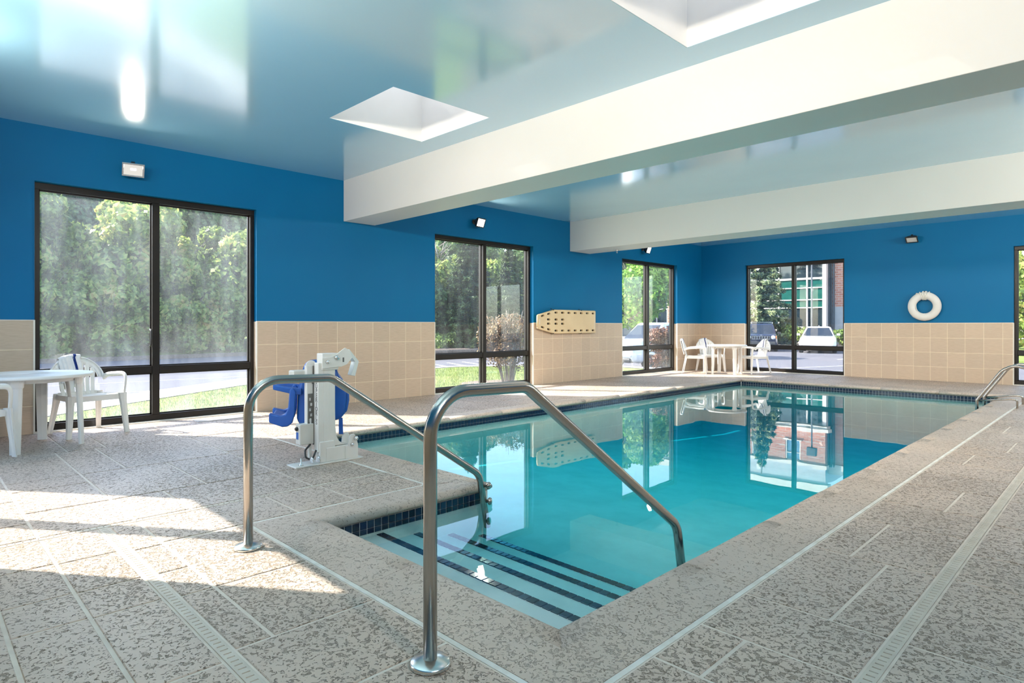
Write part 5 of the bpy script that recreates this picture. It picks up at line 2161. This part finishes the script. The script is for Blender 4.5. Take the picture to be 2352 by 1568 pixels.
# ------------------------------------------------------------------ cars
def car(name, lab, loc, rz, paint, style):
    """front towards -Y, origin on the ground under the middle"""
    t = thing(name, lab, 'car', loc, rz, 'parked cars')
    S = dict(suv=(4.25, .90, 1.66, .98), hatch=(4.60, .945, 1.47, .92), white=(4.5, .93, 1.62, .95))[style]
    L, W, H, belt = S
    # lower body: cross-sections along the length
    if style == 'hatch':
        prof = [(-.5, .80, .36, .58), (-.49, .90, .28, .70), (-.42, .985, .24, .80), (-.25, 1, .22, .93), (0, 1, .22, belt), (.25, 1, .22, belt + .02), (.42, .985, .26, 1.04), (.488, .95, .32, 1.02), (.5, .90, .40, .94)]
    else:
        prof = [(-.5, .88, .34, .84), (-.488, .95, .27, .98), (-.42, .99, .24, 1.03), (-.25, 1, .22, 1.06), (-.22, 1, .22, 1.06), (0, 1, .22, belt + .03), (.25, 1, .22, belt + .05), (.45, .99, .25, belt + .05), (.49, .95, .3, belt), (.5, .88, .38, .9)]
    b = B()
    k = 12
    for (f, ws, z0, z1) in prof:
        w, y = W * ws, f * L
        sec = [(-w * .86, z0), (-w * .97, z0 + .10), (-w, z0 + (z1 - z0) * .45), (-w * .985, z0 + (z1 - z0) * .75), (-w * .93, z1 - .05), (-w * .82, z1), (w * .82, z1), (w * .93, z1 - .05), (w * .985, z0 + (z1 - z0) * .75), (w, z0 + (z1 - z0) * .45), (w * .97, z0 + .10), (w * .86, z0)]
        b.v += [(x, y, z) for x, z in sec]
    for i in range(len(prof) - 1):
        for j in range(k):
            b.f.append((i * k + j, i * k + (j + 1) % k, (i + 1) * k + (j + 1) % k, (i + 1) * k + j)); b.sm.append(True); b.mi.append(0)
    b.f.append(tuple(range(k))); b.sm.append(False); b.mi.append(0)
    b.f.append(tuple((len(prof) - 1) * k + j for j in range(k))); b.sm.append(False); b.mi.append(0)
    obj('body', b, paint, t)
    # cabin
    yb = (-.27, -.12, .30, .46) if style != 'hatch' else (-.24, -.08, .20, .455)
    zb = belt + .0
    base = [(-W * .90, yb[0] * L), (W * .90, yb[0] * L), (W * .90, yb[3] * L), (-W * .90, yb[3] * L)]
    topw = .70 if style != 'hatch' else .66
    roof = [(-W * topw, yb[1] * L), (W * topw, yb[1] * L), (W * topw, yb[2] * L + (.45 if style != 'hatch' else .0)), (-W * topw, yb[2] * L + (.45 if style != 'hatch' else .0))]
    zr = H - .05
    b = B()
    vs = [(x, y, zb - .04) for x, y in base] + [(x, y, zr) for x, y in roof] + [(x * .86, y * .9 + .02, H) for x, y in roof]
    b.add(vs, [(0, 1, 2, 3), (0, 4, 5, 1), (1, 5, 6, 2), (2, 6, 7, 3), (3, 7, 4, 0), (4, 8, 9, 5), (5, 9, 10, 6), (6, 10, 11, 7), (7, 11, 8, 4), (8, 11, 10, 9)])
    obj('cabin', b, paint, t, bevel=.04, seg=2)

    def pane(nm, q, inset, out, mat, parent=t):
        P = [Vector(p) for p in q]
        c = sum(P, Vector()) / 4
        n = (P[1] - P[0]).cross(P[3] - P[0]).normalized()
        if n.dot(c - Vector((0, .1 * L, .9))) < 0:
            n = -n
        Q = [c + (p - c) * inset for p in P]
        b = B()
        b.add([p + n * out for p in Q] + [p - n * .01 for p in Q], [(0, 1, 2, 3), (0, 4, 5, 1), (1, 5, 6, 2), (2, 6, 7, 3), (3, 7, 4, 0), (7, 6, 5, 4)])
        return obj(nm, b, mat, parent, bevel=.008, seg=1)
    F = lambda i: (*base[i], zb + .02)
    T = lambda i: (*roof[i], zr - .0)
    pane('windshield', [F(0), F(1), T(1), T(0)], .88, .012, M['car_glass'])
    pane('rear_window', [F(3), F(2), T(2), T(3)], .84, .012, M['car_glass'])
    for s in ((0, 3), (1, 2)):
        pane('side_window', [F(s[0]), F(s[1]), T(s[1]), T(s[0])], .82, .012, M['car_glass'])
    # wheels
    for sx in (-1, 1):
        for fy in (-.31, .30):
            c = (sx * (W - .11), fy * L, .345)
            b = B()
            b.lathe([(.23, -.10), (.32, -.11), (.345, -.07), (.345, .07), (.32, .11), (.23, .10)], c, 28, (1, 0, 0))
            wh = obj('wheel', b, M['tyre'], t)
            b = B()
            b.lathe([(.001, .06), (.06, .075), (.20, .085), (.232, .10), (.232, -.1)], c, 20, (sx, 0, 0))
            obj('rim', b, M['rim'], wh)
    # mirrors
    for sx in (-1, 1):
        b = B()
        b.obox((sx * (W + .07), yb[0] * L + .34, zb + .10), (1, 0, 0), (0, 1, 0), (0, 0, 1), .085, .05, .06)
        obj('mirror', b, paint if style != 'suv' else M['black'], t, bevel=.02)
    yf, yr = -.5 * L, .5 * L
    if style == 'suv':
        b = B()
        b.box(-.52, .52, yf - .035, yf + .04, .70, .93)
        g = obj('grille', b, M['black'], t, bevel=.015)
        for q in range(7):
            b = B()
            x = -.42 + q * .14
            for (x0, x1, z0, z1) in ((x - .058, x - .042, .72, .91), (x + .042, x + .058, .72, .91), (x - .058, x + .058, .90, .915), (x - .058, x + .058, .715, .73)):
                b.box(x0, x1, yf - .05, yf - .03, z0, z1)
            obj('grille_slot', b, M['chrome'], g)
        for sx in (-1, 1):
            b = B()
            b.lathe([(.12, 0), (.12, .05), (.10, .065), (.001, .075)], (sx * .655, yf + .03, .835), 20, (0, -1, 0))
            obj('headlamp', b, M['headlamp'], t)
            b = B()
            b.box(sx * .82 - .03, sx * .82 + .03, yf + .02, yf + .14, .74, .92)
            obj('turn_lamp', b, M['amber'], t, bevel=.01)
            b = B()
            b.lathe([(.06, 0), (.06, .03), (.001, .04)], (sx * .66, yf + .0, .50), 14, (0, -1, 0))
            obj('fog_lamp', b, M['headlamp'], t)
        b = B()
        b.box(-.78, .78, yf - .05, yf + .1, .34, .60)
        obj('bumper', b, M['black'], t, bevel=.04)
        for sx in (-1, 1):
            b = B()
            b.tube(fillet([(sx * .60, -.42, H - .02), (sx * .60, -.30, H + .07), (sx * .60, 1.55, H + .07), (sx * .60, 1.7, H - .02)], .06, 4), .018, 8)
            obj('roof_rail', b, M['rim'], t)
        b = B()
        for y in (-.1, 1.1):
            b.box(-.6, .6, y - .03, y + .03, H + .06, H + .085)
        obj('cross_bar', b, M['rim'], t)
        b = B()
        b.box(-.07, .07, yf - .012, yf + .02, .955, .985)
        obj('badge', b, M['chrome'], t)
    elif style == 'hatch':
        b = B()
        b.box(-.80, .80, yr - .04, yr + .012, .80, .915)
        tl = obj('tail_lamp', b, M['taillamp'], t, bevel=.012)
        for k_ in range(7):
            b = B()
            b.box(-.14 + k_ * .04, -.115 + k_ * .04, yr + .012, yr + .017, .835, .875)
            obj('badge_letter', b, M['headlamp'], tl)
        b = B()
        b.box(-.03, .03, yr - .03, yr - .0, .945, .975)
        obj('emblem', b, M['rim'], t, bevel=.008, seg=1)
        b = B()
        b.box(-.84, .84, yr - .12, yr + .03, .40, .56)
        obj('bumper', b, M['taillamp'], t, bevel=.03)
        b = B()
        b.box(-.80, .80, yr - .12, yr + .02, .29, .38)
        obj('diffuser', b, M['rim'], t, bevel=.02)
        b = B()
        b.box(-.15, .15, yr + .028, yr + .036, .44, .54)
        obj('number_plate', b, M['plate'], t)
        b = B()
        b.box(-.62, .62, roof[2][1] - .10, roof[2][1] + .14, H - .085, H - .04)
        obj('spoiler', b, paint, t, bevel=.015)
        b = B()
        b.prism([(0, 0), (.10, 0), (.09, .07)], lambda y, z, d: (d, roof[1][1] + .9 + y, H + z), -.012, .012)
        obj('antenna', b, paint, t)
    else:
        for sx in (-1, 1):
            b = B()
            b.prism([(sx * .46, .80), (sx * .86, .88), (sx * .88, .80), (sx * .82, .72), (sx * .50, .73)], lambda x, z, d: (x, d + abs(x) * .10, z), yf - .03, yf + .12)
            obj('headlamp', b, M['headlamp'], t, bevel=.01, seg=1)
        b = B()
        b.prism([(-.44, .78), (.44, .78), (.40, .62), (-.40, .62)], lambda x, z, d: (x, d, z), yf - .02, yf + .05)
        g = obj('grille', b, M['black'], t)
        for q in range(4):
            b = B()
            b.box(-.40, .40, yf - .03, yf - .015, .65 + q * .035, .66 + q * .035)
            obj('grille_bar', b, M['rim'], g)
        b = B()
        b.box(-.80, .80, yf - .05, yf + .2, .26, .42)
        obj('bumper', b, M['black'], t, bevel=.05)
        b = B()
        b.box(-.84, .84, yf - .06, yf + .2, .44, .56)
        obj('bumper_lip', b, paint, t, bevel=.05)
    return t


car('parked_car', 'navy off-road car with slotted grille, parked nose to the end window', (-16.2, 37.7, GP), R(22), M['car_navy'], 'suv')
car('parked_car', 'white hatchback seen from behind, parked left of the yew', (-12.85, 37.6, GP), R(17), M['car_white'], 'hatch')
car('parked_car', 'white car behind the burgundy hedge, nose to the corner window', (-12.2, 19.7, GP), R(-12), M['car_white'], 'white')
